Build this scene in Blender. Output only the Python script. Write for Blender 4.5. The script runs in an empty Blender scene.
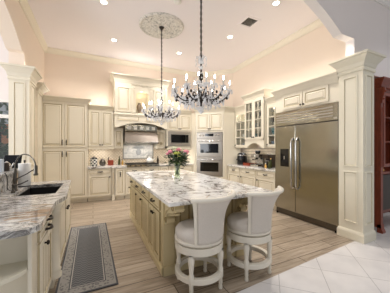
import bpy, math, random
from mathutils import Matrix, Vector
random.seed(7)
PI = math.pi
S = bpy.context.scene
COL = S.collection

# ------------------------------------------------------------------ camera
F_PX = 212.0
YAW = math.atan2(102.0, F_PX)
EYE = 1.42
cam_d = bpy.data.cameras.new('camera'); cam = bpy.data.objects.new('camera', cam_d); COL.objects.link(cam)
cam.location = (0, 0, EYE)
cam.rotation_euler = (PI/2, 0, -YAW)
cam_d.sensor_fit = 'HORIZONTAL'; cam_d.sensor_width = 36.0
cam_d.lens = 36.0*F_PX/390.0
cam_d.shift_y = -1.5/390.0*-1
cam_d.clip_start = 0.02
S.camera = cam

# ------------------------------------------------------------------ world, lights, exposure
W = bpy.data.worlds.new('daylight'); S.world = W; W.use_nodes = True
wb = W.node_tree.nodes['Background']
wb.inputs[0].default_value = (0.95, 0.97, 1.0, 1); wb.inputs[1].default_value = 0.28

SPOT_W = 105.0
FRONT_FILL_W = 32.0
WARM = (1.0, 0.945, 0.885)
TOP_FILL_W = 2.0
BULB_E = 28.0

def area_light(name, loc, target, sx, sy, energy, color):
    d = bpy.data.lights.new(name, 'AREA'); d.shape = 'RECTANGLE'; d.size = sx; d.size_y = sy
    d.energy = energy; d.color = color
    o = bpy.data.objects.new(name, d); COL.objects.link(o); o.location = loc
    o.rotation_euler = (Vector(target)-Vector(loc)).to_track_quat('-Z', 'Y').to_euler()
    return o
# broad fill lamp added behind the camera, and the breakfast-nook glazing on the left
area_light('camera_side_fill', (1.2, -4.0, 2.0), (1.4, 4.0, 3.4), 6.0, 3.2, 20, (0.97, 0.97, 1.0))
area_light('nook_window_light', (-4.9, 2.5, 2.0), (1.4, 2.9, 2.6), 2.6, 2.4, 150, (0.93, 0.96, 1.0))
# strips added on top of the wall cabinets to brighten the upper walls and ceiling
def top_fill(loc, sx, rz=0.0, k=1.0):
    d = bpy.data.lights.new('cabinet_top_fill', 'AREA'); d.shape = 'RECTANGLE'; d.size = sx; d.size_y = 0.12; d.energy = TOP_FILL_W*sx*k; d.color = WARM
    o = bpy.data.objects.new('cabinet_top_fill', d); COL.objects.link(o); o.location = loc; o.rotation_euler = (PI, 0, rz)
top_fill((-0.65, 6.42, 2.72), 0.9); top_fill((0.2, 6.62, 2.63), 0.6); top_fill((1.3, 6.45, 3.50), 1.4); top_fill((2.5, 6.5, 2.68), 0.75); top_fill((3.42, 5.88, 2.70), 0.8, -PI/4)
top_fill((4.12, 5.08, 2.69), 0.5, PI/2, 0.5); top_fill((4.08, 4.42, 2.92), 0.7, PI/2, 0.35); top_fill((4.12, 3.76, 2.69), 0.5, PI/2, 0.4); top_fill((3.9, 2.8, 2.71), 1.2, PI/2, 0.14)
vs = S.view_settings
vs.view_transform = 'Standard'; vs.look = 'None'; vs.gamma = 1.0; vs.use_curve_mapping = False
vs.exposure = 0.42
S.display_settings.display_device = 'sRGB'

# ------------------------------------------------------------------ helpers
def lin(c):
    c = c/255.0
    return c/12.92 if c <= 0.04045 else ((c+0.055)/1.055)**2.4
def rgb(r, g, b): return (lin(r), lin(g), lin(b), 1.0)

class NT:
    """small node-tree helper"""
    def __init__(s, name):
        s.m = bpy.data.materials.new(name); s.m.use_nodes = True
        s.t = s.m.node_tree; s.n = s.t.nodes; s.l = s.t.links
        s.b = s.n['Principled BSDF']
    def node(s, typ, **kw):
        n = s.n.new(typ)
        for k, v in kw.items(): setattr(n, k, v)
        return n
    def put(s, sock, v):
        if hasattr(v, 'is_output') or isinstance(v, bpy.types.NodeSocket): s.l.new(v, sock)
        else: sock.default_value = v
    def coord(s, scale=(1,1,1), rot=(0,0,0), loc=(0,0,0)):
        c = s.node('ShaderNodeTexCoord'); mp = s.node('ShaderNodeMapping')
        mp.inputs['Scale'].default_value = scale; mp.inputs['Rotation'].default_value = rot; mp.inputs['Location'].default_value = loc
        s.l.new(c.outputs['Object'], mp.inputs[0]); return mp.outputs[0]
    def noise(s, v, scale, detail=4, rough=0.5, dist=0.0):
        n = s.node('ShaderNodeTexNoise'); s.l.new(v, n.inputs['Vector'])
        n.inputs['Scale'].default_value = scale; n.inputs['Detail'].default_value = detail
        n.inputs['Roughness'].default_value = rough; n.inputs['Distortion'].default_value = dist
        return n.outputs['Fac']
    def ramp(s, fac, stops):
        r = s.node('ShaderNodeValToRGB'); s.l.new(fac, r.inputs[0]); e = r.color_ramp.elements
        while len(e) < len(stops): e.new(0.5)
        for i, (p, c) in enumerate(stops):
            e[i].position = p; e[i].color = c if len(c) == 4 else (*c, 1)
        return r.outputs[0]
    def mix(s, fac, a, b, mode='MIX'):
        n = s.node('ShaderNodeMix'); n.data_type = 'RGBA'; n.blend_type = mode
        s.put(n.inputs[0], fac); s.put(n.inputs[6], a); s.put(n.inputs[7], b); return n.outputs[2]
    def math(s, op, a, b=0.0):
        n = s.node('ShaderNodeMath', operation=op); s.put(n.inputs[0], a); s.put(n.inputs[1], b); return n.outputs[0]
    def bump(s, h, strength=0.2, dist=0.01):
        n = s.node('ShaderNodeBump'); n.inputs['Strength'].default_value = strength; n.inputs['Distance'].default_value = dist
        s.l.new(h, n.inputs['Height']); s.l.new(n.outputs[0], s.b.inputs['Normal'])
    def fin(s, color=None, rough=0.5, metal=0.0, spec=0.5, emit=None, estr=0.0):
        if color is not None: s.put(s.b.inputs['Base Color'], color)
        s.put(s.b.inputs['Roughness'], rough); s.put(s.b.inputs['Metallic'], metal)
        s.b.inputs['Specular IOR Level'].default_value = spec
        if emit is not None:
            s.b.inputs['Emission Color'].default_value = emit; s.b.inputs['Emission Strength'].default_value = estr
        return s.m

def plain(name, c, rough=0.5, metal=0.0, var=0.06, scale=6.0, spec=0.4):
    t = NT(name); v = t.coord()
    d = tuple(x*(1-var) for x in c[:3])+(1,)
    return t.fin(t.mix(t.noise(v, scale, 3), c, d), rough, metal, spec)
def emit(name, c, strength):
    t = NT(name); return t.fin((0.6, 0.57, 0.52, 1), 0.4, emit=c, estr=strength)

M = {}
M['cream'] = plain('cream_glazed_paint', rgb(234, 226, 207), 0.38, var=0.05, scale=3)
M['cream_light'] = plain('cream_white_paint', rgb(232, 225, 205), 0.4, var=0.04, scale=3)
M['glaze'] = plain('brown_glaze', rgb(196, 181, 148), 0.45, var=0.15, scale=30)
M['glaze_light'] = plain('pale_glaze', rgb(203, 192, 164), 0.45, var=0.1, scale=30)
M['island_paint'] = plain('island_antique_paint', rgb(214, 197, 154), 0.4, var=0.1, scale=4)
M['island_glaze'] = plain('island_glaze', rgb(172, 150, 106), 0.45, var=0.2, scale=30)
M['wall'] = plain('peach_wall_paint', rgb(245, 230, 214), 0.8, var=0.02, scale=2)
M['wall_front'] = plain('family_room_wall_paint', rgb(238, 231, 227), 0.8, var=0.02, scale=2)
M['ceiling'] = plain('ceiling_paint', rgb(244, 238, 239), 0.85, var=0.015, scale=2)
M['trim'] = plain('crown_paint', rgb(243, 235, 217), 0.5, var=0.04)
M['bronze'] = plain('dark_bronze', rgb(50, 43, 38), 0.35, 0.45, var=0.3, scale=40)
M['black'] = plain('black_plastic', rgb(24, 24, 26), 0.25, var=0.1)
M['blackgloss'] = plain('black_glass', rgb(14, 14, 16), 0.06, var=0.0)
M['chrome'] = plain('polished_steel', rgb(200, 198, 194), 0.15, 1.0, var=0.05)
M['pewter'] = plain('brushed_nickel', rgb(100, 95, 88), 0.3, 1.0, var=0.1, scale=60)
M['white'] = plain('white_ceramic', rgb(238, 236, 230), 0.3, var=0.02)
M['paper'] = plain('paper', rgb(242, 241, 238), 0.9, var=0.02)
M['redbox'] = plain('red_brown_wood', rgb(150, 62, 36), 0.4, var=0.3, scale=25)
M['teal'] = plain('teal_ceramic', rgb(70, 140, 150), 0.3, var=0.1)
M['blue_grey'] = plain('blue_grey_ceramic', rgb(120, 135, 150), 0.3, var=0.1)
M['leaf'] = plain('leaf_green', rgb(38, 66, 28), 0.5, var=0.45, scale=40)
M['stem'] = plain('stem_green', rgb(62, 92, 36), 0.5, var=0.3, scale=40)
M['rose'] = plain('pink_petal', rgb(240, 150, 166), 0.6, var=0.2, scale=50)
M['yellowgreen'] = plain('yellow_green_petal', rgb(205, 210, 100), 0.6, var=0.2, scale=60)
M['whiteflower'] = plain('pale_petal', rgb(226, 230, 196), 0.6, var=0.15, scale=60)
M['liner'] = plain('grey_liner_tile', rgb(170, 168, 164), 0.4)
M['motif'] = plain('grey_motif_glaze', rgb(182, 184, 185), 0.4, var=0.3, scale=30)
M['smoke'] = plain('smoked_glass', rgb(86, 92, 98), 0.1, var=0.2)
M['darkbrown'] = plain('dark_brown', rgb(60, 48, 38), 0.4, var=0.3)
M['amber'] = plain('amber_liquid', rgb(226, 176, 96), 0.2, var=0.1)
M['olive'] = plain('olive_glass', rgb(70, 74, 40), 0.15, var=0.1)
M['stone'] = plain('carved_stone', rgb(150, 132, 112), 0.7, var=0.35, scale=30)
M['palebox'] = plain('pale_blue_card', rgb(196, 206, 216), 0.6, var=0.05)
M['graphite'] = plain('graphite_composite_sink', rgb(38, 37, 35), 0.35, var=0.25, scale=80)
M['seal'] = plain('shadow_gap_rubber', rgb(70, 66, 60), 0.6, var=0.1)

def steel(name, c, axis, r=0.27):
    t = NT(name)
    sc = [60, 60, 60]; sc[axis] = 0.6
    v = t.coord(scale=tuple(sc)); n = t.noise(v, 3, 3)
    col = t.mix(n, c, tuple(x*0.86 for x in c[:3])+(1,))
    return t.fin(col, r, 0.95)
M['steel'] = steel('brushed_stainless', rgb(168, 164, 150), 1, 0.18)
M['steel_oven'] = steel('oven_stainless', rgb(146, 139, 130), 1, 0.34)
M['steel_micro'] = steel('microwave_stainless', rgb(196, 190, 182), 1, 0.4)
M['louvre'] = plain('satin_louvre', rgb(176, 170, 160), 0.55, 0.6)
M['steel_hood'] = steel('hood_stainless', rgb(182, 174, 166), 0, 0.22)

def wood_red():
    t = NT('cherry_wood'); v = t.coord(scale=(14, 14, 1.4))
    n = t.noise(v, 2.5, 6, 0.6, 0.8)
    return t.fin(t.ramp(n, [(0.25, rgb(96, 42, 27)), (0.75, rgb(154, 72, 46))]), 0.3)
M['cherry'] = wood_red()

def granite(name='white_ice_granite', rz=0.0, st=(1,1,1), gold_at=0.62, vw=0.045, pm=(0.44, 0.60), pale=1.0, rust=None):
    t = NT(name); v = t.coord(rot=(0, 0, rz), scale=st)
    warp = t.noise(v, 1.6, 5, 0.6, 1.5)
    big = t.noise(v, 3.2, 9, 0.66, 1.8)
    base = t.ramp(big, [(0.30, rgb(84, 78, 76)), (0.39, rgb(160, 152, 145)), (0.46, rgb(226, 223, 217)), (0.60, rgb(238, 236, 232)), (0.70, rgb(186, 182, 180))])
    gold = t.noise(t.coord(loc=(7, 3, 1), rot=(0, 0, rz), scale=st), 2.6, 6, 0.6, 2.5)
    g = t.ramp(gold, [(gold_at, (0,0,0)), (gold_at+0.08, (1,1,1))])
    c1 = t.mix(t.math('MULTIPLY', g, 0.55), base, rgb(176, 138, 92))
    vein = t.noise(t.coord(loc=(2, 9, 4), rot=(0, 0, rz), scale=st), 3.0, 8, 0.68, 2.8)
    d = t.math('ABSOLUTE', t.math('SUBTRACT', vein, 0.5))
    vm = t.ramp(d, [(0.0, (1,1,1)), (vw, (0,0,0))])
    patch = t.ramp(warp, [(pm[0], (0,0,0)), (pm[1], (1,1,1))])
    c2 = t.mix(t.math('MULTIPLY', t.math('MULTIPLY', vm, patch), 0.85), c1, rgb(48, 42, 42))
    blot = t.noise(t.coord(loc=(5, 1, 8), rot=(0, 0, rz), scale=st), 9.0, 5, 0.6, 1.2)
    bm = t.ramp(blot, [(0.62, (0,0,0)), (0.70, (1,1,1))])
    c3 = t.mix(t.math('MULTIPLY', bm, 0.75), c2, rgb(70, 62, 60))
    if pale < 1: c3 = t.mix(1.0, c3, (pale, pale, pale, 1), 'MULTIPLY')
    if rust:                  # rust-coloured mineral bloom
        c = t.node('ShaderNodeTexCoord'); d = t.node('ShaderNodeVectorMath', operation='DISTANCE'); t.l.new(c.outputs['Object'], d.inputs[0]); d.inputs[1].default_value = rust
        rm = t.ramp(t.math('ADD', d.outputs['Value'], t.math('MULTIPLY', t.math('SUBTRACT', vein, 0.5), 1.6)), [(0.04, (1,1,1)), (0.11, (0,0,0))])
        c3 = t.mix(t.math('MULTIPLY', rm, 0.75), c3, t.mix(blot, rgb(96, 74, 56), rgb(186, 138, 84)))
    return t.fin(c3, 0.12, spec=0.5)
M['granite'] = granite()
M['granite_sink'] = granite('streaked_granite', 0.25, (0.8, 2.2, 1), 0.60, 0.06, (0.32, 0.48), 0.92, (-0.42, 1.98, 0.92))

def planks():
    t = NT('plank_floor'); v = t.coord()
    b = t.node('ShaderNodeTexBrick'); t.l.new(v, b.inputs['Vector'])
    b.offset = 0.37; b.inputs['Scale'].default_value = 1.0
    b.inputs['Brick Width'].default_value = 1.2; b.inputs['Row Height'].default_value = 0.19
    b.inputs['Mortar Size'].default_value = 0.005; b.inputs['Mortar Smooth'].default_value = 0.1
    b.inputs['Color1'].default_value = (0, 0, 0, 1); b.inputs['Color2'].default_value = (1, 1, 1, 1); b.inputs['Mortar'].default_value = (0.5, 0.5, 0.5, 1)
    grain = t.noise(t.coord(scale=(1.2, 16, 1)), 2.2, 6, 0.6, 0.6)
    a = t.ramp(grain, [(0.28, rgb(116, 101, 86)), (0.5, rgb(152, 136, 117)), (0.72, rgb(174, 158, 139))])
    c = t.ramp(grain, [(0.28, rgb(142, 126, 108)), (0.5, rgb(180, 164, 145)), (0.72, rgb(198, 183, 165))])
    col = t.mix(b.outputs['Color'], a, c)
    col = t.mix(b.outputs['Fac'], col, rgb(88, 74, 60))
    return t.fin(col, 0.32, spec=0.4)
M['planks'] = planks()

def white_tiles():
    t = NT('diagonal_tile_floor'); v = t.coord(rot=(0, 0, PI/4), loc=(0.37, 0.0, 0))
    b = t.node('ShaderNodeTexBrick'); t.l.new(v, b.inputs['Vector'])
    b.offset = 0.0; b.inputs['Scale'].default_value = 1.0
    b.inputs['Brick Width'].default_value = 0.47; b.inputs['Row Height'].default_value = 0.47
    b.inputs['Mortar Size'].default_value = 0.003
    n = t.noise(t.coord(), 3, 5)
    c1 = t.ramp(n, [(0.3, rgb(214, 210, 208)), (0.7, rgb(230, 226, 223))])
    return t.fin(t.mix(b.outputs['Fac'], c1, rgb(176, 172, 170)), 0.25, spec=0.4)
M['tile'] = white_tiles()

def backsplash():
    t = NT('diamond_backsplash'); v = t.coord(rot=(0, PI/4, 0))
    sx = t.node('ShaderNodeSeparateXYZ'); t.l.new(v, sx.inputs[0])
    def cell(o): 
        f = t.math('FRACT', t.math('MULTIPLY', o, 1/0.062)); return t.math('ABSOLUTE', t.math('SUBTRACT', f, 0.5))
    g = t.math('MAXIMUM', cell(sx.outputs[0]), cell(sx.outputs[2]))
    grout = t.ramp(g, [(0.42, (0,0,0)), (0.46, (1,1,1))])
    n = t.noise(t.coord(), 22, 4)
    tile = t.ramp(n, [(0.3, rgb(214, 199, 174)), (0.7, rgb(236, 224, 204))])
    return t.fin(t.mix(grout, tile, rgb(158, 142, 120)), 0.4)
M['splash'] = backsplash()

def mural():
    t = NT('tile_mural_glaze'); v = t.coord()
    n = t.noise(t.coord(scale=(1, 1, 1.6)), 7, 4, 0.6, 1.5)
    return t.fin(t.ramp(n, [(0.36, rgb(196, 196, 194)), (0.5, rgb(226, 224, 218)), (0.7, rgb(236, 233, 226))]), 0.25)
M['mural'] = mural()

def checker():
    t = NT('checkered_enamel'); v = t.coord()
    sx = t.node('ShaderNodeSeparateXYZ'); t.l.new(v, sx.inputs[0])
    ang = t.math('ARCTAN2', sx.outputs[1], sx.outputs[0])
    a = t.math('FLOOR', t.math('MULTIPLY', ang, 12/(2*PI))); b = t.math('FLOOR', t.math('MULTIPLY', sx.outputs[2], 22.0))
    m = t.math('PINGPONG', t.math('ADD', a, b), 1.0)
    return t.fin(t.mix(m, rgb(26, 26, 28), rgb(225, 222, 214)), 0.25)
M['checker'] = checker()

def fabric(name, c):
    t = NT(name); v = t.coord()
    w1 = t.noise(v, 90, 2); w2 = t.noise(v, 9, 3)
    col = t.mix(w1, c, tuple(x*0.84 for x in c[:3])+(1,)); col = t.mix(t.math('MULTIPLY', w2, 0.3), col, tuple(x*0.9 for x in c[:3])+(1,))
    t.bump(w1, 0.25, 0.004)
    return t.fin(col, 0.9, spec=0.2)
M['linen'] = fabric('oatmeal_linen', rgb(226, 217, 206))
M['stoolwood'] = plain('ivory_stool_paint', rgb(236, 228, 212), 0.4, var=0.05, scale=8)

def rug_mat(hx, hy):
    t = NT('woven_runner'); c = t.node('ShaderNodeTexCoord'); sx = t.node('ShaderNodeSeparateXYZ'); t.l.new(c.outputs['Object'], sx.inputs[0])
    X, Y = sx.outputs[0], sx.outputs[1]
    dx = t.math('SUBTRACT', hx, t.math('ABSOLUTE', X)); dy = t.math('SUBTRACT', hy, t.math('ABSOLUTE', Y))
    e = t.math('MINIMUM', dx, dy)
    # chevron field
    zig = t.math('PINGPONG', X, 0.03)
    st = t.math('FRACT', t.math('MULTIPLY', t.math('ADD', Y, zig), 1/0.045))
    chev = t.ramp(st, [(0.40, (0,0,0)), (0.55, (1,1,1)), (0.9, (1,1,1)), (1.0, (0,0,0))])
    fld = t.mix(chev, rgb(92, 92, 94), rgb(122, 121, 119))
    v = t.node('ShaderNodeTexVoronoi'); t.l.new(c.outputs['Object'], v.inputs['Vector']); v.inputs['Scale'].default_value = 34
    bord = t.ramp(v.outputs['Distance'], [(0.25, rgb(112, 110, 108)), (0.5, rgb(158, 154, 147))])
    col = t.mix(t.ramp(e, [(0.125, (0,0,0)), (0.128, (1,1,1))]), bord, fld)
    def band(a, b, colr):
        nonlocal col
        inside = t.math('MULTIPLY', t.math('GREATER_THAN', e, a), t.math('LESS_THAN', e, b))
        col = t.mix(inside, col, colr)
    band(-1, 0.018, rgb(92, 92, 94)); band(0.018, 0.03, rgb(160, 156, 150)); band(0.112, 0.122, rgb(84, 84, 86)); band(0.122, 0.132, rgb(182, 176, 168))
    n = t.noise(c.outputs['Object'], 160, 2)
    col = t.mix(t.math('MULTIPLY', n, 0.35), col, rgb(60, 60, 62))
    t.bump(n, 0.4, 0.004)
    return t.fin(col, 0.95, spec=0.1)
M['rug'] = rug_mat(0.285, 1.0)

def glass(name, tint=(1, 1, 1, 1), fac=0.12):
    t = NT(name); t.n.remove(t.b)
    tr = t.node('ShaderNodeBsdfTransparent'); tr.inputs[0].default_value = tint
    gl = t.node('ShaderNodeBsdfGlossy'); gl.inputs['Roughness'].default_value = 0.03
    mx = t.node('ShaderNodeMixShader'); mx.inputs[0].default_value = fac
    t.l.new(tr.outputs[0], mx.inputs[1]); t.l.new(gl.outputs[0], mx.inputs[2]); t.l.new(mx.outputs[0], t.n['Material Output'].inputs[0])
    return t.m
M['pane'] = glass('window_glass', (0.93, 0.95, 0.95, 1), 0.14)
M['vaseglass'] = glass('vase_glass', (0.84, 0.90, 0.80, 1), 0.10)
def crystal():
    t = NT('cut_crystal'); tr = t.node('ShaderNodeBsdfTransparent'); mx = t.node('ShaderNodeMixShader'); mx.inputs[0].default_value = 0.76
    t.fin(rgb(246, 246, 248), 0.08, spec=1.0)
    t.l.new(tr.outputs[0], mx.inputs[1]); t.l.new(t.b.outputs[0], mx.inputs[2]); t.l.new(mx.outputs[0], t.n['Material Output'].inputs[0])
    return t.m
M['crystal'] = crystal()
M['ledlens'] = emit('recessed_lens', (1.0, 0.93, 0.80, 1), 9.0)
M['flame'] = emit('flame_bulb', (1.0, 0.90, 0.74, 1), BULB_E)
M['candle'] = emit('candle_sleeve', (1.0, 0.95, 0.88, 1), 0.03)
M['screen'] = plain('dark_screen', rgb(20, 20, 24), 0.1, var=0.0)
M['hoodlamp'] = emit('hood_lamp_lens', (1.0, 0.93, 0.82, 1), 1.5)

class MB:
    """collects shapes and links them as one mesh object"""
    def __init__(s): s.v = []; s.f = []; s.mi = []; s.sm = []; s.M = Matrix.Identity(4)
    def add(s, verts, faces, mi=0, smooth=False):
        o = len(s.v)
        s.v += [tuple(s.M @ Vector(p)) for p in verts]
        for f in faces: s.f.append([o+i for i in f]); s.mi.append(mi); s.sm.append(smooth)
        return s
    def box(s, x0, x1, y0, y1, z0, z1, mi=0):
        v = [(x0,y0,z0),(x1,y0,z0),(x1,y1,z0),(x0,y1,z0),(x0,y0,z1),(x1,y0,z1),(x1,y1,z1),(x0,y1,z1)]
        return s.add(v, [(0,3,2,1),(4,5,6,7),(0,1,5,4),(1,2,6,5),(2,3,7,6),(3,0,4,7)], mi)
    def prism(s, poly, a0, a1, axis='z', mi=0, smooth=False):
        """poly: 2-D outline; axis z -> (x,y), axis y -> (x,z), axis x -> (y,z)"""
        def P(p, a): return (p[0], p[1], a) if axis == 'z' else ((p[0], a, p[1]) if axis == 'y' else (a, p[0], p[1]))
        n = len(poly); v = [P(p, a0) for p in poly]+[P(p, a1) for p in poly]
        s.add(v, [tuple(range(n)), tuple(range(2*n-1, n-1, -1))], mi)
        s.add(v, [(i, (i+1) % n, n+(i+1) % n, n+i) for i in range(n)], mi, smooth)
        return s
    def lathe(s, prof, c=(0,0,0), n=20, mi=0, axis='z', smooth=True):
        """prof: (radius, height) pairs"""
        v = []
        for r, h in prof:
            for k in range(n):
                a = 2*PI*k/n; p = (r*math.cos(a), r*math.sin(a), h)
                if axis == 'y': p = (p[0], -p[2], p[1])
                if axis == 'x': p = (p[2], p[0], p[1])
                v.append((p[0]+c[0], p[1]+c[1], p[2]+c[2]))
        f = []
        for i in range(len(prof)-1):
            for k in range(n): f.append((i*n+k, i*n+(k+1) % n, (i+1)*n+(k+1) % n, (i+1)*n+k))
        s.add(v, f, mi, smooth)
        m = len(prof)-1
        s.add(v, [tuple(range(n-1, -1, -1)), tuple(m*n+k for k in range(n))], mi)
        return s
    def sphere(s, c, r, mi=0, n=12, m=8, sc=(1,1,1)):
        prof = [(max(1e-4, r*math.sin(PI*i/m)), -r*math.cos(PI*i/m)) for i in range(m+1)]
        o = len(s.v); s.lathe(prof, (0,0,0), n, mi)
        Mi = s.M.inverted()
        for i in range(o, len(s.v)):
            p = Mi @ Vector(s.v[i]); s.v[i] = tuple(s.M @ Vector((c[0]+p.x*sc[0], c[1]+p.y*sc[1], c[2]+p.z*sc[2])))
        return s
    def tube(s, pts, r, n=8, mi=0, closed=False, rz=None):
        pts = [Vector(p) for p in pts]; N = len(pts); v = []
        rs = r if isinstance(r, (list, tuple)) else [r]*N
        up = Vector((0, 0, 1)); prev = None
        for i, p in enumerate(pts):
            if closed: t = pts[(i+1) % N]-pts[i-1]
            else: t = pts[min(i+1, N-1)]-pts[max(i-1, 0)]
            t.normalize()
            if prev is None:
                a = t.cross(up)
                if a.length < 1e-3: a = t.cross(Vector((1, 0, 0)))
            else:
                a = prev-t*prev.dot(t)
                if a.length < 1e-4: a = t.cross(up)
            a.normalize(); prev = a; b = a.cross(t)
            for k in range(n):
                w = 2*PI*k/n; v.append(tuple(p+a*(rs[i]*math.cos(w))+b*(rs[i]*math.sin(w))))
        f = []
        R = N if closed else N-1
        for i in range(R):
            j = (i+1) % N
            for k in range(n): f.append((i*n+k, j*n+k, j*n+(k+1) % n, i*n+(k+1) % n))
        s.add(v, f, mi, True)
        if not closed: s.add(v, [tuple(range(n)), tuple((N-1)*n+k for k in range(n-1, -1, -1))], mi)
        return s
    def rings(s, x0, x1, z0, z1, y, prof, mats=None, cap=True):
        """nested rectangles on a face looking to -y: prof = (inset, outward) pairs"""
        v = []
        for ins, out in prof:
            v += [(x0+ins, y-out, z0+ins), (x1-ins, y-out, z0+ins), (x1-ins, y-out, z1-ins), (x0+ins, y-out, z1-ins)]
        for i in range(len(prof)-1):
            m = mats[i] if mats else 0
            s.add(v[i*4:i*4+8], [(k, (k+1) % 4, 4+(k+1) % 4, 4+k) for k in range(4)], m)
        if cap: s.add(v[-4:], [(0, 1, 2, 3)], mats[-1] if mats else 0)
        return s
    def mould(s, x0, x1, y0, y1, prof, sides='LFR', mi=0):
        """moulding swept round the footprint; prof = (overhang, z) closed by a flat back; L,F,R[,B]"""
        v = []
        for o, z in prof:
            l = o if 'L' in sides else 0; r = o if 'R' in sides else 0; f = o; b = o if 'B' in sides else 0
            v += [(x0-l, y1+b, z), (x0-l, y0-f, z), (x1+r, y0-f, z), (x1+r, y1+b, z)]
        K = 4 if 'B' in sides else 3
        f = []
        for i in range(len(prof)-1):
            for k in range(K):
                q = (k+1) % 4; f.append((i*4+k, i*4+q, (i+1)*4+q, (i+1)*4+k))
        if K == 3:
            for i in range(len(prof)-1): f.append((i*4+3, i*4+0, (i+1)*4+0, (i+1)*4+3))
        f.append((3, 2, 1, 0)); e = (len(prof)-1)*4; f.append((e, e+1, e+2, e+3))
        return s.add(v, f, mi)
    def build(s, name, mats, parent=None, bevel=0.0):
        me = bpy.data.meshes.new(name); me.from_pydata(s.v, [], s.f)
        if not isinstance(mats, (list, tuple)): mats = [mats]
        for m in mats: me.materials.append(m)
        me.polygons.foreach_set('material_index', s.mi); me.polygons.foreach_set('use_smooth', s.sm)
        me.update()
        import bmesh
        bm = bmesh.new(); bm.from_mesh(me); bmesh.ops.recalc_face_normals(bm, faces=bm.faces[:]); bm.to_mesh(me); bm.free()
        o = bpy.data.objects.new(name, me); COL.objects.link(o)
        if parent is not None: o.parent = parent
        if bevel:
            b = o.modifiers.new('soft_edge', 'BEVEL'); b.width = bevel; b.segments = 2; b.limit_method = 'ANGLE'
        return o

def tag(o, label, cat, group=None, kind=None):
    o['label'] = label; o['category'] = cat
    if group: o['group'] = group
    if kind: o['kind'] = kind
    return o
def thing(name, label, cat, loc=(0,0,0), rz=0.0, group=None):
    o = bpy.data.objects.new(name, None); o.empty_display_size = 0.1; COL.objects.link(o)
    o.location = loc; o.rotation_euler = (0, 0, rz)
    return tag(o, label, cat, group)
def struct(name, mb, mats, **kw):
    o = mb.build(name, mats, **kw); o['kind'] = 'structure'; return o
def at(mb, name, mats, loc, label, cat, group=None, rz=0.0, bevel=0.0):
    """a thing that is one mesh, with its origin at its base"""
    o = mb.build(name, mats, None, bevel); o.location = loc; o.rotation_euler = (0, 0, rz)
    return tag(o, label, cat, group)
def arc(cx, cz, r, a0, a1, n): return [(cx+r*math.cos(a0+(a1-a0)*i/n), cz+r*math.sin(a0+(a1-a0)*i/n)) for i in range(n+1)]

# ------------------------------------------------------------------ room constants
XL, XR, YB, ZC = -1.17, 4.31, 6.85, 4.10
CX0, CY1 = 3.45, 5.95            # diagonal corner behind the oven tower: (CX0,YB) - (XR,CY1)
ARCH0, ARCH1 = 1.875, 2.0        # arch wall thickness
ZF = 3.98                        # family-room ceiling

# floors: the seam between plank floor and white tile runs slightly askew
def seam(x): return 1.70+(x-1.29)*0.069
b = MB(); b.prism([(-5, seam(-5)), (3.66, seam(3.66)), (3.66, 2.0), (XR, 2.0), (XR, YB), (-5, YB)], -0.1, 0.0)
struct('floor', b, M['planks'])
b = MB(); b.prism([(-5, -6), (8, -6), (8, 2.6), (XR+0.1, 2.6), (XR+0.1, 2.0), (3.66, 2.0), (3.66, seam(3.66)), (-5, seam(-5))], -0.1, 0.0)
struct('floor_tile', b, M['tile'])
b = MB(); b.prism([(-5, ARCH1), (XR+0.2, ARCH1), (XR+0.2, YB+0.2), (-5, YB+0.2)], ZC, ZC+0.1)
struct('ceiling', b, M['ceiling'])
b = MB(); b.box(-5, 8, 0.3, ARCH0, ZF, ZF+0.1)
struct('ceiling_front', b, M['ceiling'])

# walls
b = MB(); b.box(-1.4, CX0+0.3, YB, YB+0.15, 0, ZC); struct('wall_back', b, M['wall'])
b = MB(); b.prism([(CX0, YB), (XR, CY1), (XR+0.15, CY1+0.05), (CX0+0.1, YB+0.15)], 0, ZC); struct('wall_corner', b, M['wall'])
b = MB(); b.box(XR, XR+0.15, 2.0, CY1+0.05, 0, ZC); struct('wall_right', b, M['wall'])
# arch wall towards the family room: piers and a segmental arch
def arch_pts(x0, x1, zs, rise, n=28):
    h = (x1-x0)/2; R = (h*h+rise*rise)/(2*rise); cx = (x0+x1)/2; cz = zs+rise-R; a = math.asin(h/R)
    return [(cx+R*math.sin(-a+2*a*i/n), cz+R*math.cos(-a+2*a*i/n)) for i in range(n+1)]
b = MB()
pts = arch_pts(-0.68, 3.30, 3.10, 0.62)
poly = [(-1.36, 0), (-1.0, 0), (-1.0, 3.10)]+pts+[(3.62, 3.10), (3.62, 2.85), (3.98, 2.85), (3.98, ZF), (-1.36, ZF)]
# build as strips so the concave outline stays clean
top = ZF
prev = None
for (xa, za), (xb, zb) in zip(pts[:-1], pts[1:]):
    b.prism([(xa, za), (xb, zb), (xb, top), (xa, top)], ARCH0, ARCH1, 'y')
b.box(-1.36, -1.0, ARCH0, ARCH1, 0, top); b.box(-1.0, -0.68, ARCH0, ARCH1, 3.10, top)
b.box(3.30, 3.62, ARCH0, ARCH1, 3.10, top); b.box(3.62, 3.98, ARCH0, ARCH1, 2.835, top); b.box(3.98, 8, ARCH0, ARCH1, 2.62, top)
struct('wall_front', b, [M['wall_front']])
b = MB(); b.box(XR+0.15, 8, 2.27, 2.42, 0, ZF); struct('wall_dining', b, M['wall_front'])
# left wall with its own arch to the breakfast nook
b = MB()
pts = arch_pts(2.1, 4.85, 3.20, 0.42, 24)
for (ya, za), (yb, zb) in zip(pts[:-1], pts[1:]):
    b.prism([(ya, za), (yb, zb), (yb, ZC), (ya, ZC)], XL-0.23, XL, 'x')
b.box(XL-0.23, XL, 5.46, YB, 0, ZC); b.box(XL-0.23, XL, 5.0, 5.46, 2.955, ZC); b.box(XL-0.23, XL, 4.85, 5.0, 3.20, ZC); b.box(XL-0.23, XL, ARCH1, 2.1, 0, ZC)
struct('wall_left', b, M['wall'])
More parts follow.
